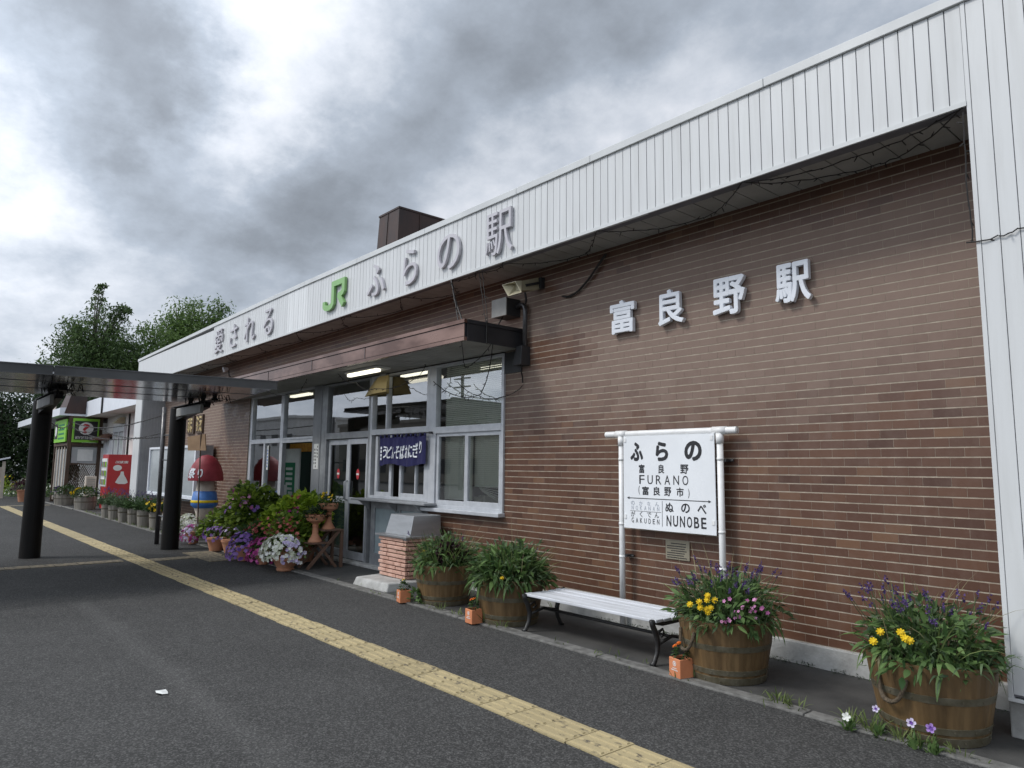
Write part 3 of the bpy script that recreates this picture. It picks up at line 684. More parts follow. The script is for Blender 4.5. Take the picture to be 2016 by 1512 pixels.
# sliding doors
dr = frame('door_frame', [(-11.56, -11.49, .03, 2.965), (-10.02, -9.967, .03, 2.965), (-11.49, -10.02, 2.0, 2.105), (-11.49, -10.02, 2.93, 2.965), (-11.70, -11.56, .03, 2.965)], -.03, .06, 'aludark')
pane([(-11.49, -10.02, 2.105, 2.93)], .02, dr)
for i, (a, b) in enumerate(((-11.48, -10.73), (-10.72, -10.03))):
    y = .012 if i else .036
    d_ = frame('door', [(a, a + .075, .05, 1.99), (b - .075, b, .05, 1.99), (a + .075, b - .075, 1.90, 1.99), (a + .075, b - .075, .93, 1.03), (a + .075, b - .075, .05, .17)], y - .016, y + .016, 'alu', dr)
    pane([(a + .075, b - .075, 1.03, 1.90), (a + .075, b - .075, .17, .93)], y, d_, 'glassdoor')
    hx = b - .04 if i == 0 else a + .04
    mb = MB(); mb.tube([(hx, y - .02, .98), (hx, y - .06, 1.0), (hx, y - .06, 1.28), (hx, y - .02, 1.30)], .011, 8); mb.build('handle', 'aludark', d_, smooth=True)
    cx = (a + b) / 2; mb = MB(); mb.prism([(cx + .05 * math.cos(t * .2618), 1.41 + .085 * math.sin(t * .2618)) for t in range(24)], y - .006, y - .003)
    st = mb.build('warning_sticker', 'signred', d_); mb = MB(); mb.box(cx - .04, cx + .04, y - .009, y - .0062, 1.395, 1.425); mb.build('sticker_bar', 'posterwhite', st)
mb = MB(); mb.box(-12.03, -11.70, -.04, .25, .0, 2.985); mb.build('entrance_column', 'panelgrey', ST, bevel=.008)
# left glazing with the open leaf
w3 = frame('entrance_glazing', [(-15.16, -15.03, .1, 2.985), (-13.52, -13.38, .05, 2.985), (-15.03, -13.52, 1.985, 2.075), (-13.38, -12.03, 2.035, 2.075), (-13.38, -12.03, 1.975, 2.03), (-15.03, -13.52, 2.95, 2.985), (-13.38, -12.03, 2.95, 2.985), (-14.34, -14.26, .1, 1.985), (-15.03, -13.52, .1, 1.0)], -.03, .05)
pane([(-15.03, -13.52, 2.075, 2.95), (-13.38, -12.03, 2.075, 2.95), (-15.03, -14.34, 1.0, 1.985), (-14.26, -13.52, 1.0, 1.985)], .015, w3)
mb = MB(); mb.box(-14.21, -14.13, -.002, .002, 1.45, 1.94); st = mb.build('sticker', 'posterwhite', w3)
mb = MB()
for k in range(6): mb.box(-14.19, -14.15, -.0045, -.0022, 1.50 + .065 * k, 1.535 + .065 * k)
mb.build('sticker_print', 'blue', st)
# door sill stones
mb = MB(); x = -11.6
while x < -8.5: w = U(.2, .3); mb.box(x, x + w - .01, -.16, .0, 0, .045 + U(-.004, .004)); x += w
mb.build('door_sill', 'paleconc', ST, bevel=.012)
# rooms behind the glass
mb = MB(); mb.box(-15.2, -9.97, 4.4, 4.5, 0, 3); mb.box(-15.2, -9.97, .06, 4.5, 3.0, 3.04); mb.box(-15.26, -15.16, .06, 4.5, 0, 3.0)
rm = mb.build('hall_interior', 'room', ST)
mb = MB(); mb.box(-15.2, -9.97, .06, 4.5, .0, .02); mb.box(-10.0, -9.95, .08, 4.5, 0, 3); mb.box(-9.95, -8.3, 3.0, 3.1, 0, 3); mb.box(-9.95, -6.5, .3, 3.1, 0, .02); mb.box(-8.29, -8.24, .3, 3.1, 0, 3); mb.box(-6.6, -6.55, .3, 3.1, 0, 3); mb.box(-8.24, -6.6, 3.0, 3.1, 0, 3); mb.box(-9.95, -6.5, .06, 3.1, 3.0, 3.05)
mb.build('partition', 'roomdark', rm)
for (x, y, a) in ((-13.7, .45, .45), (-11.3, 1.6, .6), (-13.1, 3.0, .6), (-9.1, .3, .45), (-8.95, 1.8, .6), (-7.4, .7, .6), (-7.4, 1.6, .6)): mb = MB(); mb.box(x - a, x + a, y - .05, y + .05, 2.955, 2.995); mb.build('ceiling_light', 'tube', rm)  # the last two, in the office, are added unseen lamps to brighten the blinds
mb = MB(); mb.box(-14.16, -13.42, .35, .38, .75, 1.88)
ps = mb.build('notice_stand', 'posterwhite', rm); mb = MB(); mb.box(-14.12, -13.60, .342, .349, .85, 1.60); mb.build('poster', 'postergreen', ps)
mb = MB()
for k in range(5): mb.box(-14.02 + .02 * (k % 2), -13.70, .336, .341, 1.05 + .10 * k, 1.10 + .10 * k)
mb.box(-14.14, -13.92, .333, .3355, .78, 1.15); mb.box(-13.86, -13.66, .333, .3355, .9, 1.02); mb.build('print', 'posterwhite', ps)
mb = MB(); mb.box(-15.1, -13.9, .86, .88, 1.84, 2.02); mb.build('banner', 'postergold', rm)
mb = MB(); mb.box(-15.15, -12.4, .9, .96, 0.0, 2.05); mb.box(-11.35, -10.4, 2.6, 2.7, 0, 2.2); mb.build('partition', 'darkgreen', rm)
# kitchen and office clutter seen through the glass
mb = MB()
mb.box(-9.9, -8.35, .45, .9, .8, .86); mb.box(-9.0, -8.45, 1.6, 2.2, 1.9, 2.5)
mb.build('kitchen_counter', 'aludark', rm)
mb = MB()
for k in range(5): mb.lathe([(.09, 0), (.10, .16), (.11, .165)], (-9.8 + .3 * k, .62, .86), 14)
mb.tube([(-8.6, .5, .86), (-8.6, .5, 1.25), (-8.58, .42, 1.30), (-8.56, .36, 1.24)], .018, 8)
mb.build('cooking_pot', 'steel', rm, smooth=True)
mb = MB(); mb.box(-8.1, -6.7, .35, .9, .98, 1.02)
rr = random.Random(2)
for k in range(16): x = -8.05 + 1.3 * rr.random(); h = .02 + .12 * rr.random(); mb.box(x, x + .05 + .12 * rr.random(), .36 + .2 * rr.random(), .6 + .2 * rr.random(), 1.02, 1.02 + h, )
mb.build('desk_clutter', 'posterwhite', rm)

# ================================================================== lettering on the building
def frameX(X): return lambda u, v, n: (X + n, u, v)         # a face looking towards +x
sg = thing('station_name_letters', 'white raised characters of the station name on the brick wall', 'sign', (-4.9, 0, 2.93))
for ch, b in zip('富良野駅', [(-4.875, -4.545, 2.940, 3.290), (-4.245, -3.945, 2.940, 3.292), (-3.620, -3.290, 2.935, 3.287), (-3.003, -2.690, 2.945, 3.287)]):
    mb = MB(); put(mb, ch, b, -.022, .040, .024); mb.build('character', 'letterwhite', sg)
sg = thing('fascia_name_letters', 'lavender grey kana and kanji letters on the fascia right of the green logo', 'sign', (-9.17, FY, 3.94))
for ch, b in zip('ふらの駅', [(-9.07, -8.57, 3.99, 4.46), (-8.08, -7.74, 3.98, 4.48), (-7.26, -6.78, 3.99, 4.445), (-6.27, -5.79, 3.965, 4.475)]):
    mb = MB(); put(mb, ch, b, FY - .010, .035, .010); mb.build('character', 'lettergrey', sg)
sg = thing('fascia_slogan_letters', 'smaller lavender grey slogan letters at the far left of the white fascia', 'sign', (-16.12, FY, 3.94))
for ch, b in zip('愛される', [(-15.82, -15.33, 3.955, 4.48), (-14.90, -14.47, 3.97, 4.45), (-14.05, -13.49, 3.97, 4.46), (-13.05, -12.62, 3.97, 4.47)]):
    mb = MB(); put(mb, ch, b, FY - .012, .03, .008); mb.build('character', 'lettergrey', sg)
mb = MB()
def lg(pts): return [(-10.52 + .77 * a, 4.02 + .425 * c) for a, c in pts]
mb.stroke(lg([(.085, .36), (.085, .20), (.13, .12), (.22, .075), (.34, .075), (.43, .12), (.475, .20), (.475, .93), (.93, .93), (.93, .56), (.90, .50), (.80, .43), (.70, .42)]), .088, FY - .055, FY - .012)
mb.stroke(lg([(.72, .47), (.94, .02)]), .098, FY - .056, FY - .013)
tag(mb.build('railway_logo', 'green'), 'bright green JR logo letters on the white fascia', 'sign')

# ================================================================== fixtures on the wall
hn = thing('horn_speaker', 'beige rectangular horn on a black bracket under the eaves', 'loudspeaker', (-6.0, -.2, 3.66))
Bf = [(-6.13, -.33, 3.705), (-6.00, -.33, 3.705), (-5.985, -.33, 3.585), (-6.11, -.33, 3.585)]
mb = MB(); bk = [(-6.13, -.05, 3.80), (-6.00, -.05, 3.80), (-5.985, -.05, 3.65), (-6.11, -.05, 3.65)]
mb.add(Bf + bk, [(0, 1, 2, 3)[::-1], (4, 5, 6, 7), (0, 1, 5, 4), (1, 2, 6, 5), (2, 3, 7, 6), (3, 0, 4, 7)]); mb.build('horn_body', 'horn', hn, bevel=.006)
mb = MB(); mo = [(-6.235, -.43, 3.685), (-6.015, -.41, 3.69), (-5.905, -.41, 3.535), (-6.12, -.43, 3.525)]; cm = Vector((-6.07, -.42, 3.61)); ct = Vector((-6.06, -.335, 3.645))
mi = [tuple(Vector(p).lerp(cm, .09)) for p in mo]; th = [tuple(Vector(p).lerp(ct, .35)) for p in Bf]; bo = [tuple(Vector(p).lerp(ct, -.06)) for p in Bf]
mb.add(bo + mo + mi + th, [(i + 4 * j, (i + 1) % 4 + 4 * j, (i + 1) % 4 + 4 + 4 * j, i + 4 + 4 * j) for j in range(3) for i in range(4)] + [(12, 13, 14, 15)]); mb.build('horn_flare', 'horn', hn)
mb = MB(); mb.bar((-5.975, -.28, 3.655), (-5.975, -.06, 3.725), .012, .03); mb.tube([(-6.06, -.22, 3.60), (-6.08, -.18, 3.52), (-6.16, -.12, 3.50)], .014, 8); mb.box(-6.05, -5.95, -.06, -.004, 3.66, 3.79); mb.build('bracket', 'darkbox', hn)
jb = thing('junction_box', 'grey steel box on the wall above the canopy end', 'electrical box', (-6.5, -.08, 3.40))
mb = MB(); mb.box(-6.66, -6.38, -.24, -.222, 3.375, 3.60); mb.build('cover', 'greybox', jb, bevel=.004)
mb = MB(); mb.box(-6.655, -6.385, -.222, -.005, 3.38, 3.595); mb.build('housing', 'darkbox', jb)
cp = thing('conduit_pipe', 'grey conduit bending down the wall beside the canopy end', 'pipe', (-6.23, -.05, 2.85))
mb = MB(); mb.tube([(-6.42, -.06, 3.505), (-6.32, -.06, 3.515), (-6.27, -.06, 3.505), (-6.24, -.06, 3.475), (-6.232, -.06, 3.43), (-6.232, -.06, 2.93)], .03, 12); mb.build('pipe', 'pipegrey', cp, smooth=True)
mb = MB(); mb.hexa([(-6.35, -.16, 2.76), (-6.19, -.16, 2.76), (-6.19, -.005, 2.76), (-6.35, -.005, 2.76)], [(-6.30, -.14, 2.99), (-6.20, -.14, 2.99), (-6.20, -.005, 2.99), (-6.30, -.005, 2.99)]); mb.build('wall_box', 'darkbox', cp, bevel=.006)
mb = MB(); mb.tube([(-6.40, -.12, 3.50), (-6.50, -.16, 3.42), (-6.58, -.2, 3.28), (-6.64, -.2, 3.22)], .008, 6); mb.tube([(-6.27, -.1, 2.77), (-6.25, -.1, 2.68), (-6.28, -.05, 2.62), (-6.30, -.03, 2.56)], .009, 6); mb.build('cable', 'wire', cp)
mb = MB(); mb.tube([(-4.95, -.05, 3.84), (-5.05, -.04, 3.76), (-5.20, -.03, 3.63), (-5.34, -.03, 3.53), (-5.50, -.03, 3.475), (-5.62, -.02, 3.505)], .011, 6); mb.tube([(-4.93, -.05, 3.84), (-5.06, -.05, 3.73), (-5.22, -.05, 3.60), (-5.38, -.04, 3.505), (-5.56, -.03, 3.478), (-5.64, -.02, 3.51)], .009, 6)
tag(mb.build('loose_cable', 'wire'), 'black cable drooping on the brick wall right of the loudspeaker', 'cable')
mb = MB(); mb.box(-6.655, -6.34, -.018, -.004, 2.70, 2.965); mb.build('cover_plate', 'darkbox', ST)
pq = thing('information_plaque', 'small brass plaque of fine print below the station name board', 'plaque', (-4.1, 0, .69))
mb = MB(); mb.box(-4.233, -3.963, -.014, -.006, .692, .868); pl = mb.build('plate', 'brass', pq, bevel=.002)
mb = MB(); rr = random.Random(5)
for k in range(7):
    z = .845 - .021 * k - (.004 if k else 0); xa = -4.215 + (.045 if k in (0, 3) else 0); xe = -3.98 - rr.random() * .05
    while xa < xe: w = .006 + .006 * rr.random(); mb.box(xa, xa + w, -.0152, -.0141, z - .009, z); xa += w + .0025
mb.build('print', 'ink', pl)
nb = thing('column_notice', 'narrow white paper notice on the grey column beside the doors', 'notice', (-11.86, -.04, 1.5))
mb = MB(); mb.box(-11.93, -11.74, -.047, -.042, 1.48, 1.93); pp = mb.build('sheet', 'posterwhite', nb)
mb = MB()
for c_, n_ in ((-11.78, 4), (-11.84, 6), (-11.90, 5)):
    for k in range(n_): mb.box(c_ - .012, c_ + .012, -.0495, -.0472, 1.86 - .06 * k - (.05 if c_ < -11.8 else 0), 1.895 - .06 * k - (.05 if c_ < -11.8 else 0))
mb.build('print', 'ink', pp)
aw = thing('lamp_canopy', 'small cream faceted awning hanging over the serving window', 'awning', (-9.35, -.3, 2.6))
mb = MB()
B_ = [(-10.16, -.036), (-9.62, -.20), (-9.20, -.21), (-9.40, -.036)]; C_ = [(-9.98, -.036), (-9.62, -.16), (-9.25, -.17), (-9.40, -.036)]; T_ = [(-9.78, -.036), (-9.60, -.10), (-9.32, -.10), (-9.40, -.036)]
mb.add([(x, y, 2.655) for x, y in B_] + [(x, y, 2.81) for x, y in C_] + [(x, y, 2.93) for x, y in T_], [(i + 4 * j, (i + 1) % 4 + 4 * j, (i + 1) % 4 + 4 + 4 * j, i + 4 + 4 * j) for j in range(2) for i in range(4)] + [(8, 9, 10, 11)]); mb.build('shade', 'awning', aw)
mb = MB(); mb.box(-9.60, -9.42, -.09, -.036, 2.931, 2.965); mb.build('mount', 'aludark', aw)



# noren curtain
def wave(u, v): return .016 * math.sin(u * 19) * (.35 + (2.0 - v) * 1.4) + .006 * math.sin(u * 47)
nr = thing('shop_curtain', 'navy shop curtain with white brush lettering over the serving window', 'curtain', (-8.9, -.08, 1.56))
mb = MB(); nx, nz = 60, 6
def cz(u, t): return 1.975 + .035 * math.sin((u + 9.55) / 1.29 * math.pi) * 0 - t * (.415 + .02 * math.sin(u * 7))
vs = [(-9.545 + 1.27 * i / nx, -.085 + wave(-9.545 + 1.27 * i / nx, cz(0, j / nz)), cz(-9.545 + 1.27 * i / nx, j / nz)) for j in range(nz + 1) for i in range(nx + 1)]
mb.add(vs, [(j * (nx + 1) + i, (j + 1) * (nx + 1) + i, (j + 1) * (nx + 1) + i + 1, j * (nx + 1) + i + 1) for j in range(nz) for i in range(nx)])
for i in range(11): x = -9.52 + 1.22 * i / 10; mb.box(x - .022, x + .022, -.092, -.078, 1.97, 2.025)
cl_o = mb.build('cloth', 'noren', nr, smooth=True)
mb = MB()
for ch, b in zip('うどん・そばおにぎり', [(-9.415, -9.31, 1.665, 1.845), (-9.305, -9.205, 1.66, 1.84), (-9.20, -9.11, 1.655, 1.83), (-9.10, -9.075, 1.73, 1.755), (-9.06, -8.95, 1.655, 1.84), (-8.945, -8.84, 1.65, 1.85), (-8.825, -8.72, 1.66, 1.845), (-8.70, -8.61, 1.665, 1.85), (-8.595, -8.47, 1.665, 1.88), (-8.43, -8.36, 1.73, 1.90)]):
    put(mb, ch, b, -.093, .003, .018, warp=wave, shear=.06)
for k in range(4): mb.box(-9.515, -9.475, -.094 + wave(-9.5, 1.8), -.090 + wave(-9.5, 1.8), 1.80 - .055 * k, 1.838 - .055 * k)
mb.build('lettering', 'letterwhite', cl_o)
mb = MB(); mb.tube([(-9.70, -.085, 2.015), (-8.15, -.085, 2.015)], .009, 8)
for x in (-9.65, -8.2): mb.box(x - .01, x + .01, -.09, -.03, 2.0, 2.03)
mb.build('rod', 'blackmetal', nr)

# station name board
nbd = thing('station_name_board', 'white enamel station name board hung on a white pipe frame before the bricks', 'sign', (-4.1, -.12, 0))
mb = MB(); mb.tube([(-4.89, -.11, 1.885), (-3.375, -.11, 1.885)], .031, 16, cap=False)
mb.tube([(-3.41, -.11, 1.885), (-3.376, -.11, 1.885)], .026, 16)
for x in (-4.69, -3.55): mb.tube([(x - .07, -.11, 1.885), (x + .07, -.11, 1.885)], .037, 16)
mb.build('crossbar', 'pipewhite', nbd, smooth=True)
for x in (-4.69, -3.55):
    mb = MB(); mb.tube([(x, -.11, .0), (x, -.11, 1.86)], .029, 16); mb.tube([(x, -.11, 1.77), (x, -.11, 1.86)], .036, 16)
    for z in (.98, 1.62, .66): mb.tube([(x, -.11, z), (x, -.11, z + .025)], .032, 16)
    p = mb.build('post', 'pipewhite', nbd, smooth=True)
    for z in (.67, 1.61): mb = MB(); mb.box(x - .015, x + .05, -.10, -.004, z, z + .022); mb.tube([(x + .048, -.035, z + .011), (x + .085, -.035, z + .011)], .012, 6); mb.build('wall_clamp', 'darkbox', p)
BX0, BX1, BZ0, BZ1, BY = -4.632, -3.585, .962, 1.862, -.142
mb = MB(); n = 24; vs = []
for j in range(13):
    for i in range(n + 1):
        u, v = i / n, j / 12
        warp_ = .010 * math.sin(u * 3.1) * (v - .5) + .006 * math.sin(u * 9) * (1 - v) ** 2
        vs.append((BX0 + (BX1 - BX0) * u, BY - .006 + warp_, BZ0 + (BZ1 - BZ0) * v))
nn = len(vs); vs += [(a, b + .010, c) for a, b, c in vs]; W_ = n + 1
fs = [(j * W_ + i, j * W_ + i + 1, (j + 1) * W_ + i + 1, (j + 1) * W_ + i) for j in range(12) for i in range(n)]
fs += [tuple(q + nn for q in reversed(f)) for f in fs]
for i in range(n): fs += [(i, i + nn, i + 1 + nn, i + 1), (12 * W_ + i, 12 * W_ + i + 1, 12 * W_ + i + 1 + nn, 12 * W_ + i + nn)]
for j in range(12): fs += [(j * W_, (j + 1) * W_, (j + 1) * W_ + nn, j * W_ + nn), (j * W_ + n, j * W_ + n + nn, (j + 1) * W_ + n + nn, (j + 1) * W_ + n)]
mb.add(vs, fs); bd = mb.build('board', 'signwhite', nbd)
def bw_(u, v):
    a, b = (u - BX0) / (BX1 - BX0), (v - BZ0) / (BZ1 - BZ0)
    return .010 * math.sin(a * 3.1) * (b - .5) + .006 * math.sin(a * 9) * (1 - b) ** 2
def bx(a, b, c, d): return (BX0 + (BX1 - BX0) * a, BX0 + (BX1 - BX0) * b, BZ1 - (BZ1 - BZ0) * d, BZ1 - (BZ1 - BZ0) * c)
kw = dict(y=BY - .0065, depth=.0016, warp=bw_)
mb = MB()
for ch, a, b in (('ふ', .085, .235), ('ら', .38, .52), ('の', .695, .875)): put(mb, ch, bx(a, b, .07, .275), bold=.045, **kw)
for ch, a, b in (('富', .185, .25), ('良', .41, .475), ('野', .65, .735)): put(mb, ch, bx(a, b, .31, .405), bold=.02, **kw)
q = bx(.17, .75, .425, .52); word(mb, 'FURANO', q[0], q[1], q[2], q[3], bold=.012, fill=.62, **kw)
q = bx(.175, .735, .545, .64)
put(mb, '(', bx(.178, .192, .54, .635), **kw); put(mb, ')', bx(.728, .742, .555, .65), **kw)
for ch, a in zip('富良野市', (.222, .353, .475, .607)): put(mb, ch, bx(a, a + .075, .545, .638), bold=.018, **kw)
for ch, a in zip('ぬのべ', (.487, .655, .82)): put(mb, ch, bx(a, a + .088, .705, .80), bold=.02, **kw)
q = bx(.49, .915, .835, .945); word(mb, 'NUNOBE', q[0], q[1], q[2], q[3], bold=.014, fill=.72, **kw)
for ch, a in zip('がくでん', (.085, .18, .275, .365)): put(mb, ch, bx(a, a + .05, .815, .875), bold=.005, keep=True, **kw)
q = bx(.08, .43, .885, .938); word(mb, 'GAKUDEN', q[0], q[1], q[2], q[3], fill=.52, **kw)
def bl(p, q_, w):
    p = bx(p[0], p[0], p[1], p[1]); q_ = bx(q_[0], q_[0], q_[1], q_[1])
    pts = [(p[0] + (q_[0] - p[0]) * t / 8, p[2] + (q_[2] - p[2]) * t / 8) for t in range(9)]
    for a, b in zip(pts[:-1], pts[1:]):
        d = Vector((b[0] - a[0], b[1] - a[1])).normalized(); nx_, nz_ = -d.y * w / 2, d.x * w / 2
        mb.add([(a[0] - nx_, BY - .0078 + bw_(*a), a[1] - nz_), (b[0] - nx_, BY - .0078 + bw_(*b), b[1] - nz_), (b[0] + nx_, BY - .0078 + bw_(*b), b[1] + nz_), (a[0] + nx_, BY - .0078 + bw_(*a), a[1] + nz_)], [(0, 1, 2, 3)])
bl((.06, .675), (.94, .675), .007); bl((.452, .69), (.452, .955), .004); bl((.075, .812), (.44, .812), .003)
for a, s_ in ((.04, 1), (.96, -1)):
    x = bx(a, a, .675, .675); mb.add([(x[0], BY - .008 + bw_(x[0], x[2]), x[2]), (x[0] + s_ * .03, BY - .008 + bw_(x[0], x[2]), x[2] - .013), (x[0] + s_ * .03, BY - .008 + bw_(x[0], x[2]), x[2] + .013)], [(0, 1, 2)] if s_ > 0 else [(0, 2, 1)])
mb.build('lettering', 'ink', bd)
mb = MB()
for ch, a in zip('のかなん', (.085, .18, .275, .37)): put(mb, ch, bx(a, a + .045, .705, .75), keep=True, **kw)
q = bx(.08, .43, .755, .80); word(mb, 'NOKANAN', q[0], q[1], q[2], q[3], fill=.5, **kw)
mb.build('faded_lettering', 'inkfaded', bd)
mb = MB()
for x in (BX0 + .02, BX1 - .025):
    for z in (BZ0 + .10, BZ1 - .05): mb.box(x - .014, x + .014, BY - .012 + bw_(x, z), BY + .03, z - .01, z + .03)
mb.build('hanger', 'pipewhite', bd)

# bench
bn = thing('park_bench', 'backless bench with white painted slats and black cast iron legs', 'bench', (-4.34, -.80, 0), R(1.0))
for k in range(5):
    mb = MB(); y = -.235 + .105 * k; mb.box(-.765, .765, y, y + .097, .325 + .004 * abs(k - 2), .350 + .004 * abs(k - 2)); mb.build('seat_slat', 'benchwood', bn, local=True, bevel=.006)
for x in (-.74, .74):
    mb = MB(); s_ = 1
    mb.tube([(x, -.27, .355), (x, -.25, .315), (x, -.21, .25), (x, -.185, .18), (x, -.195, .10), (x, -.235, .03), (x, -.265, .012)], [.016, .022, .024, .022, .02, .02, .022], 8)
    mb.tube([(x, .27, .355), (x, .25, .315), (x, .20, .25), (x, .18, .18), (x, .19, .10), (x, .23, .03), (x, .26, .012)], [.016, .022, .024, .022, .02, .02, .022], 8)
    mb.tube([(x, -.26, .345), (x, -.12, .312), (x, .12, .312), (x, .28, .352)], .018, 8); mb.tube([(x, -.19, .16), (x, 0, .20), (x, .185, .16)], .014, 8)
    mb.tube([(x, -.20, .25), (x, -.12, .27), (x, -.10, .23), (x, -.14, .215)], .011, 6)
    mb.build('leg_frame', 'iron', bn, local=True, smooth=True)
mb = MB(); mb.tube([(-.74, 0, .195), (.74, 0, .195)], .013, 8); mb.build('stretcher', 'iron', bn, local=True, smooth=True)

# ------------------------------------------------------------------ plants
def tuft(mb, c, r, n, ln, w, bend, spread=1.0, seg=4, up=0.55, vlo=0, vhi=1, zj=.02):
    for _ in range(n):
        a = U(0, 6.283); q = math.sqrt(rnd()); p = (c[0] + r * q * math.cos(a), c[1] + r * q * math.sin(a), c[2] + U(-zj, zj))
        a2 = a + U(-.9, .9); e = U(.1, spread) * (0.4 + .7 * q)
        mb.leaf(p, (math.cos(a2) * e, math.sin(a2) * e, up + rnd() * .5), ln * U(.6, 1.15), w * U(.7, 1.2), bend * U(.5, 1.4), U(vlo, vhi), seg, U(-.5, .5))
def mound(mb, c, rx, ry, rz, n, ln, w, seg=2, vlo=0, vhi=1, bend=.5, fill=.55, lump=.22):
    """leaves over the skin and through the outer volume of an uneven mound"""
    ph = [U(0, 6.28) for _ in range(6)]
    for _ in range(n):
        th = U(0, 6.283); ph_ = math.asin(U(-.25, 1)); q = fill + (1 - fill) * rnd() ** .5
        k = 1 + lump * (math.sin(3 * th + ph[0]) * math.cos(2 * ph_ + ph[1]) + .6 * math.sin(7 * th + ph[2] + 3 * ph_))
        d = Vector((math.cos(th) * math.cos(ph_), math.sin(th) * math.cos(ph_), math.sin(ph_)))
        p = (c[0] + d.x * rx * q * k, c[1] + d.y * ry * q * k, c[2] + d.z * rz * q * k)
        dd = d + Vector((U(-.8, .8), U(-.8, .8), U(-.5, .7)))
        mb.leaf(p, dd, ln * U(.55, 1.25), w * U(.7, 1.2), bend * U(.3, 1.5), U(vlo, vhi), seg, U(-.9, .9))
def stalks(mb_s, mb_f, c, r, n, h, kindf, vs=(0, 1), lean=.25, spike=True, rz=0.0):
    for _ in range(n):
        a = U(0, 6.283); q = math.sqrt(rnd()); p = Vector((c[0] + r * q * math.cos(a), c[1] + r * q * math.sin(a), c[2]))
        t = p + Vector((math.cos(a) * lean * q + U(-.05, .05), math.sin(a) * lean * q + U(-.05, .05), h * U(.65, 1.1)))
        m = (p + t) / 2 + Vector((U(-.02, .02), U(-.02, .02), .02))
        mb_s.tube([p, m, t], .0022, 4, False, .5)
        d = (t - m).normalized()
        for k in range(8):
            o = t + d * (-.012 + .0075 * k); mb_f.disc(o + Vector((U(-.009, .009), U(-.009, .009), 0)), (U(-1, 1), U(-1, 1), U(-.2, .8)), .0115 * (1 - .04 * k), 3, U(*vs))
def blooms(mb, pts, r, k=5, vs=(0, 1), out=None, cup=.25):
    for p in pts:
        nrm = (out(p) if out else Vector((U(-.3, .3), -1, U(.1, .7)))) + Vector((U(-.4, .4), U(-.4, .4), U(-.2, .4)))
        mb.disc(p, nrm, r * U(.8, 1.15), k, U(*vs), cup)
def onmound(c, rx, ry, rz, n, th0=0, th1=6.283, e0=0, e1=1.2, k=1.06):
    out = []
    for _ in range(n):
        th, e = U(th0, th1), U(e0, e1); q = k * U(.92, 1.1)
        out.append(Vector((c[0] + rx * q * math.cos(th) * math.cos(e), c[1] + ry * q * math.sin(th) * math.cos(e), c[2] + rz * q * math.sin(e))))
    return out
def away(c): return lambda p: (Vector(p) - Vector(c)).normalized()

# brown half barrels
random.seed(21)
def tub_mesh(rb, rt_, h, nst=22):
    mb = MB(); vals = [U(.86, 1.08) for _ in range(nst)]; prof = [(rb, 0.0), (rb + (rt_ - rb) * .38, h * .33), (rb + (rt_ - rb) * .72, h * .66), (rt_, h), (rt_ - .03, h), (rt_ - .04, h - .05)]
    vs = []; n = nst * 3
    o = len(mb.v)
    for r_, z in prof:
        for k in range(n): rr_ = r_ - (.0045 if k % 3 == 0 else 0); vs.append((rr_ * math.cos(2 * math.pi * k / n), rr_ * math.sin(2 * math.pi * k / n), z))
    mb.v += vs
    for i in range(len(prof) - 1):
        for k in range(n): a, b = i * n + k, i * n + (k + 1) % n; mb.f.append((a, b, b + n, a + n)); mb.a.append(vals[k // 3]); mb.b.append(0)
    return mb
def planter(c, rot, label, plants, rope=True, rb=.275, rt_=.352, h=.435):
    t = thing('barrel_planter', label, 'planter', (c[0], c[1], 0.006), rot, 'brown half barrels planted along the brick wall')
    tub = tub_mesh(rb, rt_, h).build('tub', 'barrelwood', t, local=True)
    def rad(z): return rb + (rt_ - rb) * z / h
    for z0, z1 in ((.002, .052), (.066, .105), (.235, .278)):
        mb = MB(); n = 56
        mb.lathe([(rad(z0) + .002, z0), (rad(z0) + .006, z0 + .002), (rad(z1) + .006, z1 - .002), (rad(z1) + .002, z1)], (0, 0, 0), n, False)
        for k in range(16): a = 2 * math.pi * k / 16 + z0 * 3; zz_ = (z0 + z1) / 2; mb.tube([(rad(zz_) * math.cos(a), rad(zz_) * math.sin(a), zz_), ((rad(zz_) + .0105) * math.cos(a), (rad(zz_) + .0105) * math.sin(a), zz_)], .005, 6)
        mb.build('hoop', 'hoop', t, local=True)
    mb = MB(); mb.lathe([(.005, h - .035), (rt_ - .035, h - .04)], (0, 0, 0), 24, False); mb.add([(0, 0, h - .035)], []); mb.build('soil', 'soil', t, local=True)
    if rope:
        for sgn in (0, math.pi):
            mb = MB(); pts = []
            for k in range(15):
                s_ = -1 + 2 * k / 14; a = sgn + .27 * s_ * (1.0 + .1 * (1 - abs(s_))); drop = .135 * (1 - abs(s_) ** 2.6); r_ = rad(.33) + .012 + .020 * (1 - s_ * s_)
                pts.append((r_ * math.cos(a), r_ * math.sin(a), .345 - drop))
            mb.tube(pts, .0125, 8)
            # twist of the strands
            for st_ in range(3):
                tw = [Vector(p) + Vector((math.cos(st_ * 2.09 + i * 1.4), math.sin(st_ * 2.09 + i * 1.4) * .5, math.sin(st_ * 2.09 + i * 1.4))) * .007 for i, p in enumerate(pts)]
                mb.tube(tw, .008, 6)
            mb.build('rope_handle', 'rope', t, local=True, smooth=True)
    for nm, mt, mbp in plants: mbp.build(nm, mt, t, local=True).rotation_euler = (0, 0, -rot)
    return t
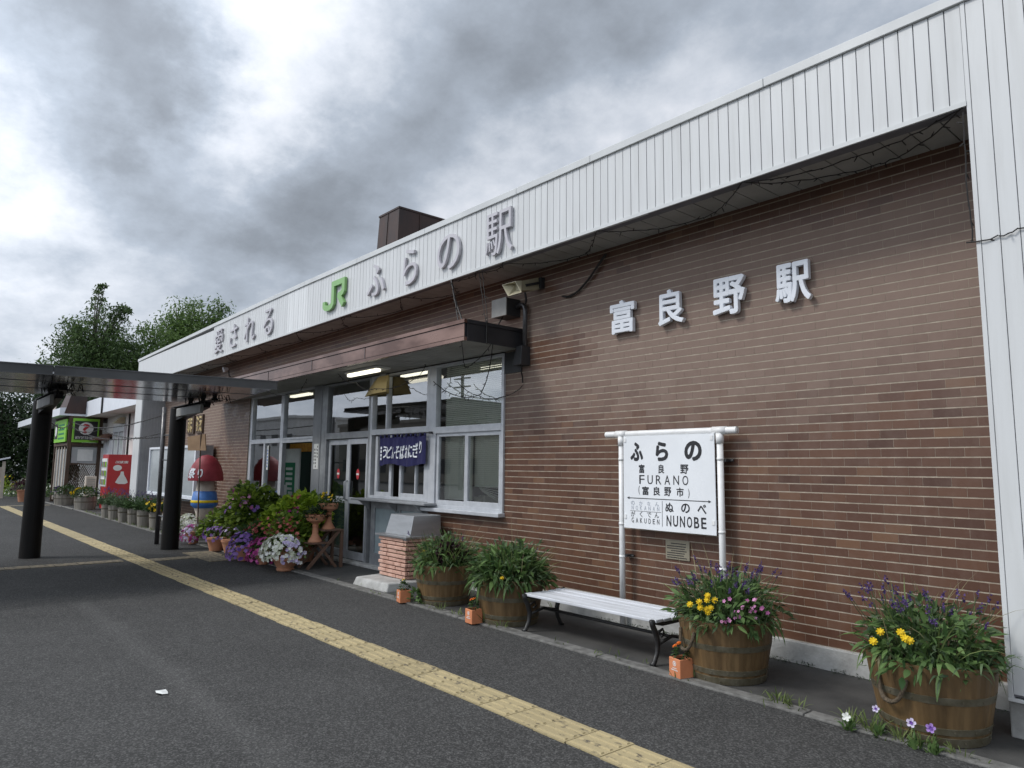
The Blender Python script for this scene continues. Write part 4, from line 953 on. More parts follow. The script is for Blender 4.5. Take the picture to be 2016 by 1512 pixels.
def basic(seed, n=330, lnb=.20, w=.036, lav=0, marig=None, pink=0, grass=55, purple=0, h=.435, straw=10):
    random.seed(seed); P = []
    g = MB(); tuft(g, (0, 0, h - .03), .31, int(n * .45), lnb, w * .8, .85, .9, 4, .75, 0, .8, .09)
    mound(g, (0, 0, h + .02), .36, .36, .24, int(n * 2.2), lnb * .52, w * 1.05, 3, 0, 1, .8, .45, .20)
    tuft(g, (0, 0, h + .01), .34, int(n * .30), lnb * 1.1, w * .95, 2.5, 1.7, 4, .22, .2, 1, .03)
    P.append(('foliage', 'leaf', g))
    g = MB(); mound(g, (-.02, .04, h + .04), .37, .37, .27, int(n * 1.6), lnb * .34, w * .75, 2, 0, 1, .5, .5, .25); tuft(g, (.05, -.02, h), .34, int(n * .5), lnb * 1.0, w * .4, 1.4, 1.2, 4, .6, 0, 1, .06)
    P.append(('fine_foliage', 'leaf_grey', g))
    g = MB(); tuft(g, (0, 0, h), .36, 26, .12, .018, 2.6, 1.6, 3, .2, 0, 1, .03); P.append(('withered_leaves', 'straw', g))
    gg = MB(); tuft(gg, (0, 0, h - .03), .30, grass, .42, .011, 1.3, .75, 5, .9, 0, 1, .03); P.append(('grass', 'grass', gg))
    ss = MB(); tuft(ss, (0, 0, h), .32, int(straw * 1.8), .60, .0055, .9, 1.0, 5, .8, 0, 1, .05); P.append(('dry_grass', 'straw', ss))
    if lav:
        s1, f1 = MB(), MB(); stalks(s1, f1, (-.05, .06, h), .27, int(lav * .62), .33, None, lean=.16); 
        s2 = MB(); tuft(s1, (-.04, .06, h), .24, 120, .22, .006, .3, .6, 2, 1.0)
        P += [('lavender_stems', 'leaf_grey', s1), ('lavender_blossoms', 'f_purple', f1)]
    if marig:
        mbf = MB()
        for p in marig:
            for k in range(3): mbf.disc(Vector(p) + Vector((.2, -.5, .3)) * (.012 * k), (.35, -.8, .5), .024 - .005 * k, 8, U(.2, 1), .18)
        P.append(('yellow_blossoms', 'f_yellow', mbf))
    if pink:
        mbf = MB(); blooms(mbf, [(lambda q: Vector((.20 + .22 * q + U(-.02, .02), -.34 + .26 * q, h + U(.02, .20))))(rnd()) for _ in range(pink)], .016, 5, (0, 1)); P.append(('pink_blossoms', 'f_pink', mbf))
    if purple:
        g2 = MB(); mound(g2, (.10, -.02, h + .08), .15, .15, .15, purple, .055, .045, 2); P.append(('purple_foliage', 'leaf_purple', g2))
    return P
# each barrel: camera looks from about (+x, -y); the marigolds sit at the front
planter((-1.685, -.815), R(-107), 'nearest brown half barrel of lavender and yellow marigolds beside the white pillar', basic(31, 300, .17, .030, 75, [(-.15, -.42, .545), (-.12, -.39, .60), (-.02, -.36, .61), (.01, -.38, .585), (.03, -.37, .575)], 0, 45, 0), True)
planter((-3.105, -.785), R(-112), 'brown half barrel at the right end of the bench with yellow marigolds and pink flowers', basic(32, 300, .19, .030, 75, [(.13 - .18 * q, -.33 - .16 * q, z) for q, z in ((0.0, .60), (.2, .63), (.22, .60), (.45, .585), (.72, .565), (.42, .545), (.25, .535), (.12, .545), (.2, .515))], 26, 50, 0), True)
planter((-5.53, -.86), R(70), 'brown half barrel of dense green leaves between bench and smaller flowered barrel', basic(33, 420, .23, .036, 6, [(.22, -.29, .47)], 0, 110, 30, straw=6), False)
planter((-6.76, -.79), R(160), 'farthest brown half barrel with dark purple foliage beside the pink brick stand', basic(34, 200, .20, .034, 5, [(-.18, -.20, .53), (-.15, -.19, .56), (-.20, -.16, .50), (-.10, -.22, .49), (-.22, -.12, .54)], 0, 120, 420), False)

# small square clay pots
def claypot(c, rot, label, fl):
    t = thing('clay_pot', label, 'flower pot', (c[0], c[1], 0.012), rot, 'small square orange clay pots by the barrels')
    mb = MB(); w, wi, h = .063, .052, .135
    mb.add([(-w, -w, 0), (w, -w, 0), (w, w, 0), (-w, w, 0), (-w, -w, h), (w, -w, h), (w, w, h), (-w, w, h), (-wi, -wi, h), (wi, -wi, h), (wi, wi, h), (-wi, wi, h), (-wi, -wi, h - .03), (wi, -wi, h - .03), (wi, wi, h - .03), (-wi, wi, h - .03)],
           [(0, 3, 2, 1), (0, 1, 5, 4), (1, 2, 6, 5), (2, 3, 7, 6), (3, 0, 4, 7), (4, 5, 9, 8), (5, 6, 10, 9), (6, 7, 11, 10), (7, 4, 8, 11), (8, 9, 13, 12), (9, 10, 14, 13), (10, 11, 15, 14), (11, 8, 12, 15)])
    b = mb.build('pot', 'orangeclay', t, local=True, bevel=.004)
    mb = MB()
    for sx in (0,):
        n = 18; r1, r0 = .019, .0135
        for k in range(n):
            a, a2 = 2 * math.pi * k / n, 2 * math.pi * (k + 1) / n
            mb.add([(r * math.cos(x) , -w - .0012, .098 + r * math.sin(x)) for r, x in ((r0, a), (r1, a), (r1, a2), (r0, a2))], [(0, 1, 2, 3)])
        mb.add([(.008 * math.cos(2 * math.pi * k / 8), -w - .0012, .098 + .010 * math.sin(2 * math.pi * k / 8)) for k in range(8)], [tuple(range(8))])
        for k in range(7): mb.box(-.022 + .0065 * k, -.0175 + .0065 * k, -w - .0014, -w + .001, .062, .068)
        for k in range(11): mb.box(-.036 + .0066 * k, -.0315 + .0066 * k, -w - .0014, -w + .001, .048, .055)
    mb.build('emblem', 'posterwhite', b, local=True)
    mb = MB(); mb.add([(-wi, -wi, h - .02), (wi, -wi, h - .02), (wi, wi, h - .02), (-wi, wi, h - .02)], [(0, 1, 2, 3)]); mb.build('soil', 'soil', t, local=True)
    mb = MB(); mound(mb, (0, 0, h + .02), .045, .045, .07, 90, .035, .018, 2); mb.build('foliage', 'leaf_deep', t, local=True)
    mb = MB()
    for (x, y, z, m_) in fl[0]:
        for k in range(3): mb.disc((x, y, z + .004 * k), (x, y - .4, .6), .021 - .006 * k, 7, U(.2, 1), .2)
    mb.build('blossoms', fl[1], t, local=True)
    if fl[2]:
        mb = MB(); mound(mb, (-.12, .05, .03), .11, .06, .06, 60, .07, .05, 2); mound(mb, (.13, .10, .06), .06, .06, .09, 40, .07, .05, 2); mb.build('trailing_leaves', 'leaf', t, local=True)
    return t
claypot((-3.285, -1.10), R(-14), 'small orange clay pot of orange marigolds before the barrel right of the bench', ([(-.01, -.01, .235, 0), (-.055, -.01, .205, 0)], 'f_orange', 0))
claypot((-5.67, -1.205), R(-5), 'small orange clay pot of orange marigolds before the barrel left of the bench', ([(.0, .0, .23, 0), (-.05, .0, .215, 0)], 'f_orange', 0))
claypot((-7.015, -1.175), R(-13), 'small orange clay pot with one yellow marigold beside the white concrete block', ([(-.02, 0, .24, 0)], 'f_yellow', 1))

# pink brick stand with a steel hood, on a concrete block
mb = MB(); 
mb.hexa([(-8.50, -1.03, 0), (-7.66, -1.02, 0), (-7.55, -.40, 0), (-8.60, -.40, 0)], [(-8.49, -.98, .10), (-7.68, -.98, .11), (-7.57, -.40, .11), (-8.58, -.40, .10)])
tag(mb.build('concrete_block', 'paleconc', bevel=.015), 'chipped white concrete block on the pavement below the pink brick stand', 'concrete block')
bs = thing('brick_stand', 'pink wavy brick pedestal carrying a stainless steel hood by the serving window', 'brick stand', (-8.08, -.5, .11))
mb = MB(); random.seed(6); z = .11; k = 0
while z < .62:
    e = .022 if k % 2 else 0
    x = -8.42 - e
    while x < -7.78 + e - .02:
        w = min(U(.17, .23), -7.78 + e - x); mb.box(x, x + w - .006, -.68 - e * .5 + U(-.004, .004), -.68 + .04 - e * .5, z + .004, z + .044); x += w
    y = -.64
    for (xx0, xx1) in ((-8.42 - e, -8.38 - e), (-7.82 + e, -7.78 + e)): mb.box(xx0, xx1, -.64, -.22, z + .004, z + .044)
    z += .0515; k += 1
bb = mb.build('brick_pedestal', 'pinkbrick', bs, bevel=.006)
mb = MB(); mb.box(-8.39, -7.81, -.655, -.22, .11, .625); mb.build('mortar_core', 'soil', bb)
mb = MB(); mb.box(-8.50, -7.72, -.72, -.16, .625, .65); mb.box(-8.42, -7.76, -.69, -.16, .60, .624); pt = mb.build('steel_shelf', 'steel', bs, bevel=.003)
mb = MB(); mb.hexa([(-8.40, -.62, .6505), (-7.78, -.62, .6505), (-7.78, -.14, .6505), (-8.40, -.14, .6505)], [(-8.36, -.56, .905), (-7.80, -.56, .905), (-7.80, -.14, .905), (-8.36, -.14, .905)]); mb.build('steel_hood', 'steel', bs, bevel=.004)

# flowers by the doors
def pot_lathe(mb, c, prof, n=28): mb.lathe(prof, c, n)
random.seed(41)
GP = 'potted flowers heaped beside the station doors'
def heap(name, label, c, rx, ry, rz, main, n, extras, potr=.2):
    t = thing(name, label, 'flowers', (c[0], c[1], 0.006), 0, GP)
    cc = (c[0], c[1], .006 + c[2])
    mb = MB(); mb.lathe([(potr * .7, .006), (potr, .26), (potr * 1.05, .26), (potr * 1.05, .30), (potr * .9, .30)], (c[0], c[1], 0), 24); mb.build('pot', 'terracotta', t)
    mb = MB(); mound(mb, cc, rx, ry, rz, int(n * 1.3), .105, .085, 2, fill=.62); mb.build('foliage', main, t)
    mb = MB()
    for k in range(6): a = U(0, 6.28); mb.tube([(c[0], c[1], .28), (c[0] + .3 * rx * math.cos(a), c[1] + .3 * ry * math.sin(a), c[2]), (c[0] + .8 * rx * math.cos(a), c[1] + .8 * ry * math.sin(a), c[2] + .3 * rz)], [.012, .008, .004], 5)
    mb.build('stems', 'trunkdark', t)
    for nm, mt, pts, r, cup in extras:
        mb = MB(); blooms(mb, pts, r, 5, (0, 1), away(cc), cup); mb.build(nm, mt, t)
    return t
cA = (-13.0, -.72, .50)
heap('flower_heap', 'big green leafy potted heap with pink flowers left of the glazed entrance', cA, 1.0, .42, .58, 'leaf_mid', 2500, [('pink_blossoms', 'f_pink', onmound(cA, 1.0, .42, .58, 26, 3.9, 5.6, .5, 1.1), .04, .2), ('violet_blossoms', 'f_violet', onmound(cA, .95, .42, .5, 20, 4.2, 5.8, .3, .8), .04, .2)], .26)
cA2 = (-13.9, -.86, .30)
heap('flower_heap', 'lower green potted plant at the foot of the leafy heap by the black column', cA2, .62, .32, .34, 'leaf_mid', 1000, [('violet_blossoms', 'f_violet', onmound(cA2, .6, .32, .3, 34, 3.8, 5.9, 0, .9), .03, .2)], .18)
cB = (-11.25, -.70, .46)
heap('flower_heap', 'lime green coleus heap with red flowers right before the entrance column', cB, .82, .40, .46, 'leaf_lime', 1700, [('red_blossoms', 'f_red', onmound(cB, .84, .42, .44, 26, 4.0, 5.9, .05, .5), .032, .2), ('dark_violet_blossoms', 'f_magenta', onmound(cB, .8, .42, .44, 22, 4.8, 6.2, .5, 1.1), .035, .2)], .24)
cB2 = (-11.0, -.58, .66)
heap('flower_heap', 'tall lime green plant with red blossoms standing against the entrance column', cB2, .50, .30, .40, 'leaf_lime', 850, [('red_blossoms', 'f_red', onmound(cB2, .5, .3, .4, 26, 3.7, 5.2, .4, 1.2), .03, .2)], .2)
cB3 = (-11.6, -.98, .30)
heap('flower_heap', 'middle green potted plant with coral flowers above the purple petunias', cB3, .62, .30, .30, 'leaf', 900, [('coral_blossoms', 'f_red', onmound(cB3, .62, .3, .32, 40, 4.0, 6.0, .4, 1.1), .032, .2)], .18)
cB4 = (-10.62, -.98, .44)
heap('flower_heap', 'red flowered green plant between white petunias and the clay pedestals', cB4, .34, .26, .28, 'leaf_mid', 600, [('red_blossoms', 'f_red', onmound(cB4, .36, .28, .3, 55, 3.6, 6.2, 0, 1.2), .03, .2)], .15)
def petunia(label, c, rx, ry, rz, cols, n, bowl=True, potr=.17):
    t = thing('petunia_pot', label, 'flowers', (c[0], c[1], .006), 0, GP); cc = (c[0], c[1], c[2])
    mb = MB()
    if bowl: mb.lathe([(.12, .006), (.13, .03), (.115, .04), (.175, .15), (.19, .155), (.19, .18), (.165, .18)], (c[0], c[1], 0), 32)
    else: mb.lathe([(potr * .7, .006), (potr, .2), (potr * 1.06, .2), (potr * 1.06, .235), (potr * .9, .235)], (c[0], c[1], 0), 24)
    mb.build('bowl' if bowl else 'pot', 'terracotta', t, smooth=False)
    mb = MB(); mound(mb, cc, rx * .95, ry * .95, rz * .95, int(n * 1.2), .05, .032, 2); mb.build('foliage', 'leaf', t)
    for nm, mt, k, th0, th1 in cols:
        mb = MB(); blooms(mb, onmound(cc, rx, ry, rz, int(n * k), th0, th1, -.45, 1.35), .030, 5, (0, 1), away(cc), .3); mb.build(nm, mt, t)
    return t
petunia('clay bowl overflowing with white petunias in front of the folding stand', (-10.2, -1.22, .27), .44, .30, .23, [('white_blossoms', 'f_white', 1.0, 2.9, 6.4), ('lilac_blossoms', 'f_lilac', .16, 5.6, 6.5)], 250)
petunia('pot of violet petunias left of the magenta ones on the pavement', (-11.62, -1.32, .17), .32, .24, .26, [('violet_blossoms', 'f_violet', 1.0, 2.8, 6.5)], 120, False, .12)
petunia('magenta petunias squeezed between violet and white petunias', (-11.05, -1.22, .15), .26, .22, .24, [('magenta_blossoms', 'f_magenta', 1.0, 2.8, 6.5)], 100, False, .12)
petunia('white flowered pot at the foot of the right black column', (-15.55, -1.02, .28), .30, .24, .22, [('white_blossoms', 'f_white', 1.0, 2.8, 6.5)], 100, False, .13)
petunia('pink petunias in a pot right of the black column base', (-14.65, -1.20, .15), .28, .2, .20, [('magenta_blossoms', 'f_magenta', .7, 2.8, 6.5), ('lilac_blossoms', 'f_lilac', .6, 2.8, 6.5)], 80, False, .12)
petunia('small violet flowers over a round clay pot at the near corner of the leafy heap', (-13.25, -1.22, .27), .30, .2, .16, [('violet_blossoms', 'f_violet', .4, 2.8, 6.5)], 70, False, .16)
petunia('brown clay pot of sparse lilac flowers near the beige paving square', (-12.75, -1.10, .30), .26, .18, .13, [('lilac_blossoms', 'f_lilac', .3, 2.8, 6.5)], 60, False, .19)
# clay pedestals on a folding timber stand
sx = thing('folding_stand', 'crossed brown timber plant stand between the flowers and the doors', 'plant stand', (-10.18, -.68, 0))
for x in (-10.03, -10.33):
    mb = MB(); mb.bar((x, -.96, .008), (x, -.46, .555), .028, .045); mb.bar((x - .03, -.78, .37), (x - .03, -.48, .008), .024, .04); mb.build('crossed_legs', 'brownwood', sx)
    mb = MB(); mb.bar((x, -.415, .006), (x, -.415, .555), .04, .04); mb.build('upright', 'brownwood', sx)
for (y0, y1, z) in ((-.93, -.63, .372), (-.72, -.40, .556)):
    mb = MB(); mb.box(-10.36, -10.0, y0, y1, z, z + .02); mb.build('shelf', 'brownwood', sx)
def pedestal(c, label, h, prof, leafm, extra):
    t = thing('clay_pedestal', label, 'plant pot', c, 0, 'clay pedestal pots on the folding stand')
    mb = MB(); mb.lathe(prof, (0, 0, 0), 32); mb.build('pot', 'terracotta', t, local=True, smooth=False)
    mb = MB(); mound(mb, (0, 0, prof[-1][1] + .03), .17, .17, .13, 420, .042, .028, 2); mb.build('foliage', leafm, t, local=True)
    if extra:
        mb = MB(); blooms(mb, onmound((0, 0, prof[-1][1] + .03), .15, .15, .16, 12, 3.5, 6.3, .4, 1.3), .03, 6, (0, 1)); mb.build('blossoms', extra, t, local=True)
    return t
PP = [(.16, 0), (.165, .012), (.12, .06), (.075, .12), (.065, .22), (.075, .235), (.075, .25), (.06, .262), (.10, .285), (.20, .32), (.235, .385), (.25, .39), (.25, .41), (.225, .41), (.21, .37)]
PP = [(r * .64, z) for r, z in PP]
pedestal((-10.17, -.785, .392), 'lower clay pedestal pot of dark green leaves on the folding stand', .41, PP, 'leaf_dark', None)
pedestal((-10.17, -.575, .576), 'higher clay pedestal pot with yellow and pale flowers on the folding stand', .41, [(r * .98, z * .96) for r, z in PP], 'leaf_deep', 'f_yellow')

# weathered wooden buckets along the far kerb
random.seed(51)
BK = [(-22.95, -1.12, .40, .14), (-22.1, -1.10, .40, .155), (-20.95, -1.10, .41, .15), (-20.2, -1.04, .40, .145), (-19.15, -1.04, .42, .165), (-18.35, -.98, .42, .145)]
BL = ['of grey green leaves', 'of silvery foliage', 'of tall lavender', 'of dark green leaves', 'of red flowers', 'of yellow flowers']
BO = ['farthest weathered bucket', 'second weathered bucket from the red vending machine', 'third weathered bucket from the red vending machine', 'fourth weathered bucket from the red vending machine', 'weathered bucket', 'nearest weathered bucket']
for i, (x, y, h, r_) in enumerate(BK):
    t = thing('wooden_bucket', BO[i] + ' ' + BL[i] + ('' if i < 4 else ' beside the thin pole'), 'planter', (x, y, .006), U(0, 6), 'weathered wooden buckets along the far kerb')
    mb = MB(); mb.lathe([(r_ * .78, 0), (r_ * .9, h * .5), (r_, h), (r_ - .02, h), (r_ - .025, h - .04)], (0, 0, 0), 24, True, [U(.75, 1.15) for _ in range(24)]); mb.build('bucket', 'greywood', t, local=True)
    mb = MB(); mb.lathe([(r_ * .9 + .004, h * .62), (r_ * .93 + .006, h * .70)], (0, 0, 0), 24, False); mb.build('hoop', 'hoop', t, local=True)
    mb = MB(); tuft(mb, (0, 0, h - .02), r_, 220, .26, .022, .7, .9, 3, .8); mound(mb, (0, 0, h + .08), .24, .24, .20, 260, .08, .03, 2); mb.build('foliage', 'leaf_grey' if i in (0, 1, 2) else 'leaf_deep', t, local=True)
    s1, f1 = MB(), MB(); stalks(s1, f1, (0, 0, h), .15, 22 if i < 4 else 8, .42, None); s1.build('flower_stems', 'leaf_grey', t, local=True); f1.build('lavender_blossoms', 'f_purple', t, local=True)
    if i >= 4:
        mb = MB(); blooms(mb, [Vector((U(-.15, .2), U(-.24, -.05), h + U(.02, .25))) for _ in range(16)], .035, 6); mb.build('blossoms', 'f_yellow' if i == 5 else 'f_red', t, local=True)
for (x, y, h, r_, lab) in [(-27.7, -.84, .43, .345, 'wide weathered half barrel of yellow flowers before the red vending machine'), (-31.0, -.95, .40, .36, 'wide weathered half barrel of lavender before the porch of the white annex')]:
    t = thing('barrel_planter', lab, 'planter', (x, y, .006), U(0, 6))
    mb = MB(); mb.lathe([(r_ * .88, 0), (r_ * .98, h * .5), (r_, h), (r_ - .03, h), (r_ - .035, h - .04)], (0, 0, 0), 30, True, [U(.75, 1.15) for _ in range(30)]); mb.build('tub', 'greywood', t, local=True)
    mb = MB(); mb.lathe([(r_ * .97 + .004, h * .55), (r_ * .985 + .006, h * .63)], (0, 0, 0), 30, False); mb.build('hoop', 'hoop', t, local=True)
    mb = MB(); mound(mb, (0, 0, h + .05), .42, .42, .24, 600, .10, .04, 2); mb.build('foliage', 'leaf_deep', t, local=True)
    mb = MB(); blooms(mb, onmound((0, 0, h + .05), .42, .42, .24, 24, 3.6, 6.2, 0, 1.2), .04, 6); mb.build('blossoms', 'f_yellow' if x > -29 else 'f_purple', t, local=True)
t = thing('flower_pot', 'orange brown flower pot of dark foliage behind the left black column', 'planter', (-34.3, -1.9, 0))
mb = MB(); mb.lathe([(.15, 0), (.22, .42), (.24, .42), (.24, .47), (.2, .47)], (0, 0, 0), 24); mb.build('pot', 'terracotta', t, local=True)
mb = MB(); mound(mb, (0, 0, .56), .36, .36, .3, 420, .11, .05, 2); mb.build('foliage', 'leaf_purple', t, local=True)

# weeds along the kerb and the foot of the wall
random.seed(61)
mb = MB()
def weed(x, y, n, ln): tuft(mb, (x, y, .012), .05, n, ln, .010, .9, .9, 3, .7)
for x in np.arange(-9, -1.2, .07):
    q = rnd()
    if q < .38: weed(x + U(-.04, .04), -1.19 + U(-.02, .15), int(U(2, 7)), U(.03, .08))
    if q > .86: weed(x, U(-.09, -.05), int(U(2, 6)), U(.04, .09))
for x, y, n, ln in [(-2.52, -1.09, 34, .10), (-2.40, -1.10, 20, .08), (-2.05, -1.12, 30, .10), (-1.92, -1.13, 30, .14), (-1.75, -1.14, 26, .11), (-1.62, -1.16, 26, .11), (-1.45, -1.14, 16, .06), (-5.6, -1.1, 26, .16), (-5.35, -1.12, 18, .12), (-6.4, -1.1, 22, .10), (-6.1, -1.1, 14, .08)]: weed(x, y, n, ln)
for x in np.arange(-26, -16, .22): tuft(mb, (x, -1.12, .01), .05, int(U(2, 9)), .09, .012, .9, .9, 3, .7)
kind(mb.build('kerb_weeds', 'grass'), 'stuff')
mb = MB()
for x in np.arange(-5.1, -2.0, .045):
    if rnd() < .7: mound(mb, (x, -.075 + U(-.02, .02), .012), .04, .025, .022, 16, .02, .014, 1)
for x in np.arange(-2.4, -1.4, .06):
    mound(mb, (x, -.10 + U(-.03, .03), .008), .03, .03, .01, 6, .02, .012, 1)
kind(mb.build('moss', 'leaf_dark'), 'stuff')
random.seed(62)
for i, (x, y, h, mt, lab) in enumerate([(-1.86, -1.16, .15, 'f_lilac', 'wild lilac petunia with one bloom left of the nearest barrel base'), (-1.655, -1.20, .135, 'f_lilac', 'wild violet petunia in front of the nearest barrel'), (-1.56, -1.19, .13, 'f_violet', 'wild purple petunia right of its twin before the nearest barrel'), (-2.02, -1.19, .07, 'f_white', 'wilted white petunia flower on the kerb between two barrels')]):
    t = thing('wild_petunia', lab, 'flower', (x, y, .01), 0, 'petunias seeded in the kerb joint')
    mb = MB(); mb.tube([(0, 0, 0), (.01, -.01, h * .6), (0, -.02, h)], .003, 5); tuft(mb, (0, 0, 0), .03, 22, .06, .02, .6, .9, 3, .6); mb.build('foliage', 'leaf', t, local=True)
    mb = MB(); mb.disc((0, -.025, h), (.2, -1, .35), .026 if i else .021, 5, .8, .3); mb.build('blossom', mt, t, local=True)
    if mt != 'f_white': mb = MB(); mb.disc((.001, -.0285, h + .001), (.2, -1, .35), .012 if i else .009, 5, .1, .5); mb.build('throat', 'f_violet', t, local=True)

# ================================================================== covered walkway crossing the forecourt
wk = thing('covered_walkway', 'flat polished metal walkway roof on black round columns, reaching the station canopy', 'walkway', (-13, -3, 0))
def roofslab(z0, z1, e):
    P = [(-11.72 + e, -12), (-10.0 - e, -1.575), (-13.44 + e, -1.24), (-14.34 + e, -12)]
    mb = MB(); mb.hexa([(x, y, z0) for x, y in P], [(x, y, z1) for x, y in P]); return mb
roofslab(2.655, 2.68, 0).build('roof_soffit', 'roofmetal', wk); roofslab(2.682, 2.74, .03).build('roof_deck', 'roofedge', wk)
mb = MB()
for t in (.33, .66):
    mb.bar((-11.72 + (-14.34 + 11.72) * t, -12, 2.653), (-10.0 + (-3.44) * t, -1.575 + .33 * t, 2.653), .012, .006)
mb.build('soffit_joint', 'groove', wk)
mb = MB()
def xf(y): return -10.00 + (y + 1.57) * .165
for a, b in ((-1.56, -4.27), (-4.285, -7.0), (-7.01, -12)):
    mb.hexa([(xf(b), b, 2.64), (xf(a), a, 2.64), (xf(a) - .03, a, 2.64), (xf(b) - .03, b, 2.64)], [(xf(b) + .01, b, 2.76), (xf(a) + .01, a, 2.76), (xf(a) - .05, a, 2.76), (xf(b) - .05, b, 2.76)])
    mb.bar((xf(b) + .012, b, 2.757), (xf(a) + .012, a, 2.757), .022, .014); mb.bar((xf(b) + .006, b, 2.645), (xf(a) + .006, a, 2.645), .016, .014)
mb.build('gutter', 'roofedge', wk)
for (y, r_) in ((-3.93, .148), (-1.80, .148), (-6.3, .148)):
    mb = MB(); mb.lathe([(r_ * 1.02, 0), (r_ * 1.0, .4), (r_ * .96, 2.57)], (-14.0, y, 0), 28); c_ = mb.build('column', 'postblack', wk, smooth=False)
    mb = MB()
    mb.hexa([(-14.05, y - .08, 2.32), (-12.35, y - .05, 2.50), (-12.35, y + .05, 2.50), (-14.05, y + .08, 2.32)], [(-14.05, y - .08, 2.56), (-12.35, y - .05, 2.585), (-12.35, y + .05, 2.585), (-14.05, y + .08, 2.56)])
    mb.box(-14.1, -11.9, y - .11, y + .11, 2.586, 2.60)
    mb.build('bracket_arm', 'postblack', wk, bevel=.006)
    for x in (-13.3, -12.6, -12.0): mb = MB(); mb.tube([(x, y, 2.60), (x, y, 2.625), (x, y, 2.655)], [.065, .045, .035], 8); mb.build('roof_mount', 'wire', wk)
    mb = MB(); mb.box(-13.7, -12.3, y - .125, y - .075, 2.40, 2.55); mb.build('lamp_box', 'greybox', c_, bevel=.01)
mb = MB()
for yy in (-3.9, -1.9):
    rr = random.Random(3)
    for k in range(26): p = Vector((-11.2 - 1.5 * rr.random(), yy - .28 + .4 * rr.random(), 2.63)); mb.tube([p, p + Vector((.1 * rr.random(), .1 * rr.random() - .05, -.05 - .08 * rr.random()))], .007, 4)
kind(mb.build('wire_bundle', 'wire', wk), 'stuff')
mb = MB(); mb.tube([(-14.98, -1.775, 0), (-14.98, -1.80, 2.66)], .042, 10); pl = tag(mb.build('rain_pipe', 'pipegrey', smooth=True), 'thin dark metal pole standing just left of the right black column', 'pole')
mb = MB(); mb.tube([(-14.98, -1.78, 1.62), (-14.1, -1.80, 1.62)], .015, 6); mb.tube([(-14.98, -1.78, 2.1), (-14.1, -1.80, 2.1)], .015, 6); mb.tube([(-14.98, -1.78, .55), (-14.1, -1.80, .55)], .015, 6); mb.build('clamp', 'pipegrey', pl, local=True)

# ================================================================== left of the entrance
dc = thing('display_case', 'wide white framed glass display case against the bricks behind the black column', 'display case', (-19.6, -.4, .72))
mb = MB()
for (x0, x1, z0, z1) in ((-21.5, -17.35, 1.94, 2.0), (-21.5, -17.35, .72, .80), (-21.5, -21.42, .80, 1.94), (-17.43, -17.35, .80, 1.94)): mb.box(x0, x1, -.46, -.36, z0, z1)
mb.build('frame', 'letterwhite', dc, bevel=.006)
mb = MB(); mb.box(-21.42, -17.43, -.42, -.36, .8, 1.94); mb.build('glass_front', 'display', dc)
mb = MB(); mb.box(-21.5, -17.35, -.36, -.06, .66, 2.0); mb.build('housing', 'aludark', dc)
gs = thing('gilded_plaque', 'dark wooden plaques with gold brush characters on the far brick wall', 'sign', (-18.9, -.03, 2.3))
for i, (xa, xb) in enumerate(((-19.6, -19.05), (-18.85, -18.35))):
    mb = MB(); mb.box(xa, xb, -.05, -.008, 2.33, 2.80); p = mb.build('plaque', 'darkwood', gs)
    mb = MB(); S = [[(.15, .85), (.85, .8)], [(.5, .95), (.45, .3)], [(.2, .6), (.8, .62)], [(.15, .35), (.5, .4), (.85, .3)], [(.3, .1), (.45, .3)], [(.75, .08), (.6, .3)], [(.2, .2), (.25, .5)]] if i == 0 else [[(.1, .9), (.4, .75), (.15, .55)], [(.1, .45), (.45, .4)], [(.3, .75), (.28, .1)], [(.55, .9), (.9, .85)], [(.6, .65), (.9, .62), (.6, .1)], [(.65, .45), (.95, .08)]]
    for s_ in S: mb.stroke([(xa + (xb - xa) * a, 2.34 + .45 * c) for a, c in s_], .055, -.062, -.0505)
    mb.build('character', 'gold', p)
fp = thing('festival_figure', 'plain red domed festival post with white lettering and a blue band, among the flowers', 'ornament', (-15.85, -.66, 0))
mb = MB(); mb.lathe([(.35, 1.20), (.355, 1.24), (.335, 1.38), (.285, 1.53), (.20, 1.66), (.10, 1.735), (.0, 1.755)], (-15.85, -.66, 0), 36, False); mb.lathe([(.35, 1.20), (.15, 1.19)], (-15.85, -.66, 0), 36, False); dm = mb.build('dome', 'crimson', fp, smooth=True)
mb = MB()
def fr(u, v, n):
    r_ = float(np.interp(v, [1.20, 1.24, 1.38, 1.53], [.35, .355, .335, .285])) + .004 + n; a = -math.pi / 2 + .42 + u / .46
    return (-15.85 + r_ * math.cos(a), -.66 + r_ * math.sin(a), v)
put(mb, '祭', (-.20, .08, 1.25, 1.47), depth=.004, bold=.03, frame=fr); put(mb, 'り', (.16, .30, 1.26, 1.46), depth=.004, bold=.03, frame=fr); put(mb, 'そ', (-.47, -.27, 1.25, 1.46), depth=.004, bold=.03, frame=fr)
mb.build('lettering', 'letterwhite', dm)
mb = MB(); mb.lathe([(.15, .1), (.16, .5), (.20, .62), (.19, .9), (.17, 1.21)], (-15.85, -.66, 0), 28); mb.build('post', 'cream', fp, smooth=True)
mb = MB(); mb.lathe([(.20, .62), (.27, .68), (.27, .74), (.23, .96), (.188, .98)], (-15.85, -.66, 0), 28, False); bl_ = mb.build('band', 'blue', fp, smooth=True)
mb = MB(); mb.lathe([(.271, .735), (.279, .745), (.272, .775), (.262, .79)], (-15.85, -.66, 0), 28, False); mb.build('trim', 'f_yellow', bl_, smooth=True)
pc = thing('placard', 'blank square brown board on a thin stick held up beside the red dome', 'placard', (-15.3, -1.0, .4))
mb = MB(); mb.bar((-15.32, -.98, 2.18), (-15.10, -1.0, .35), .022, .022); mb.build('stick', 'darkwood', pc)
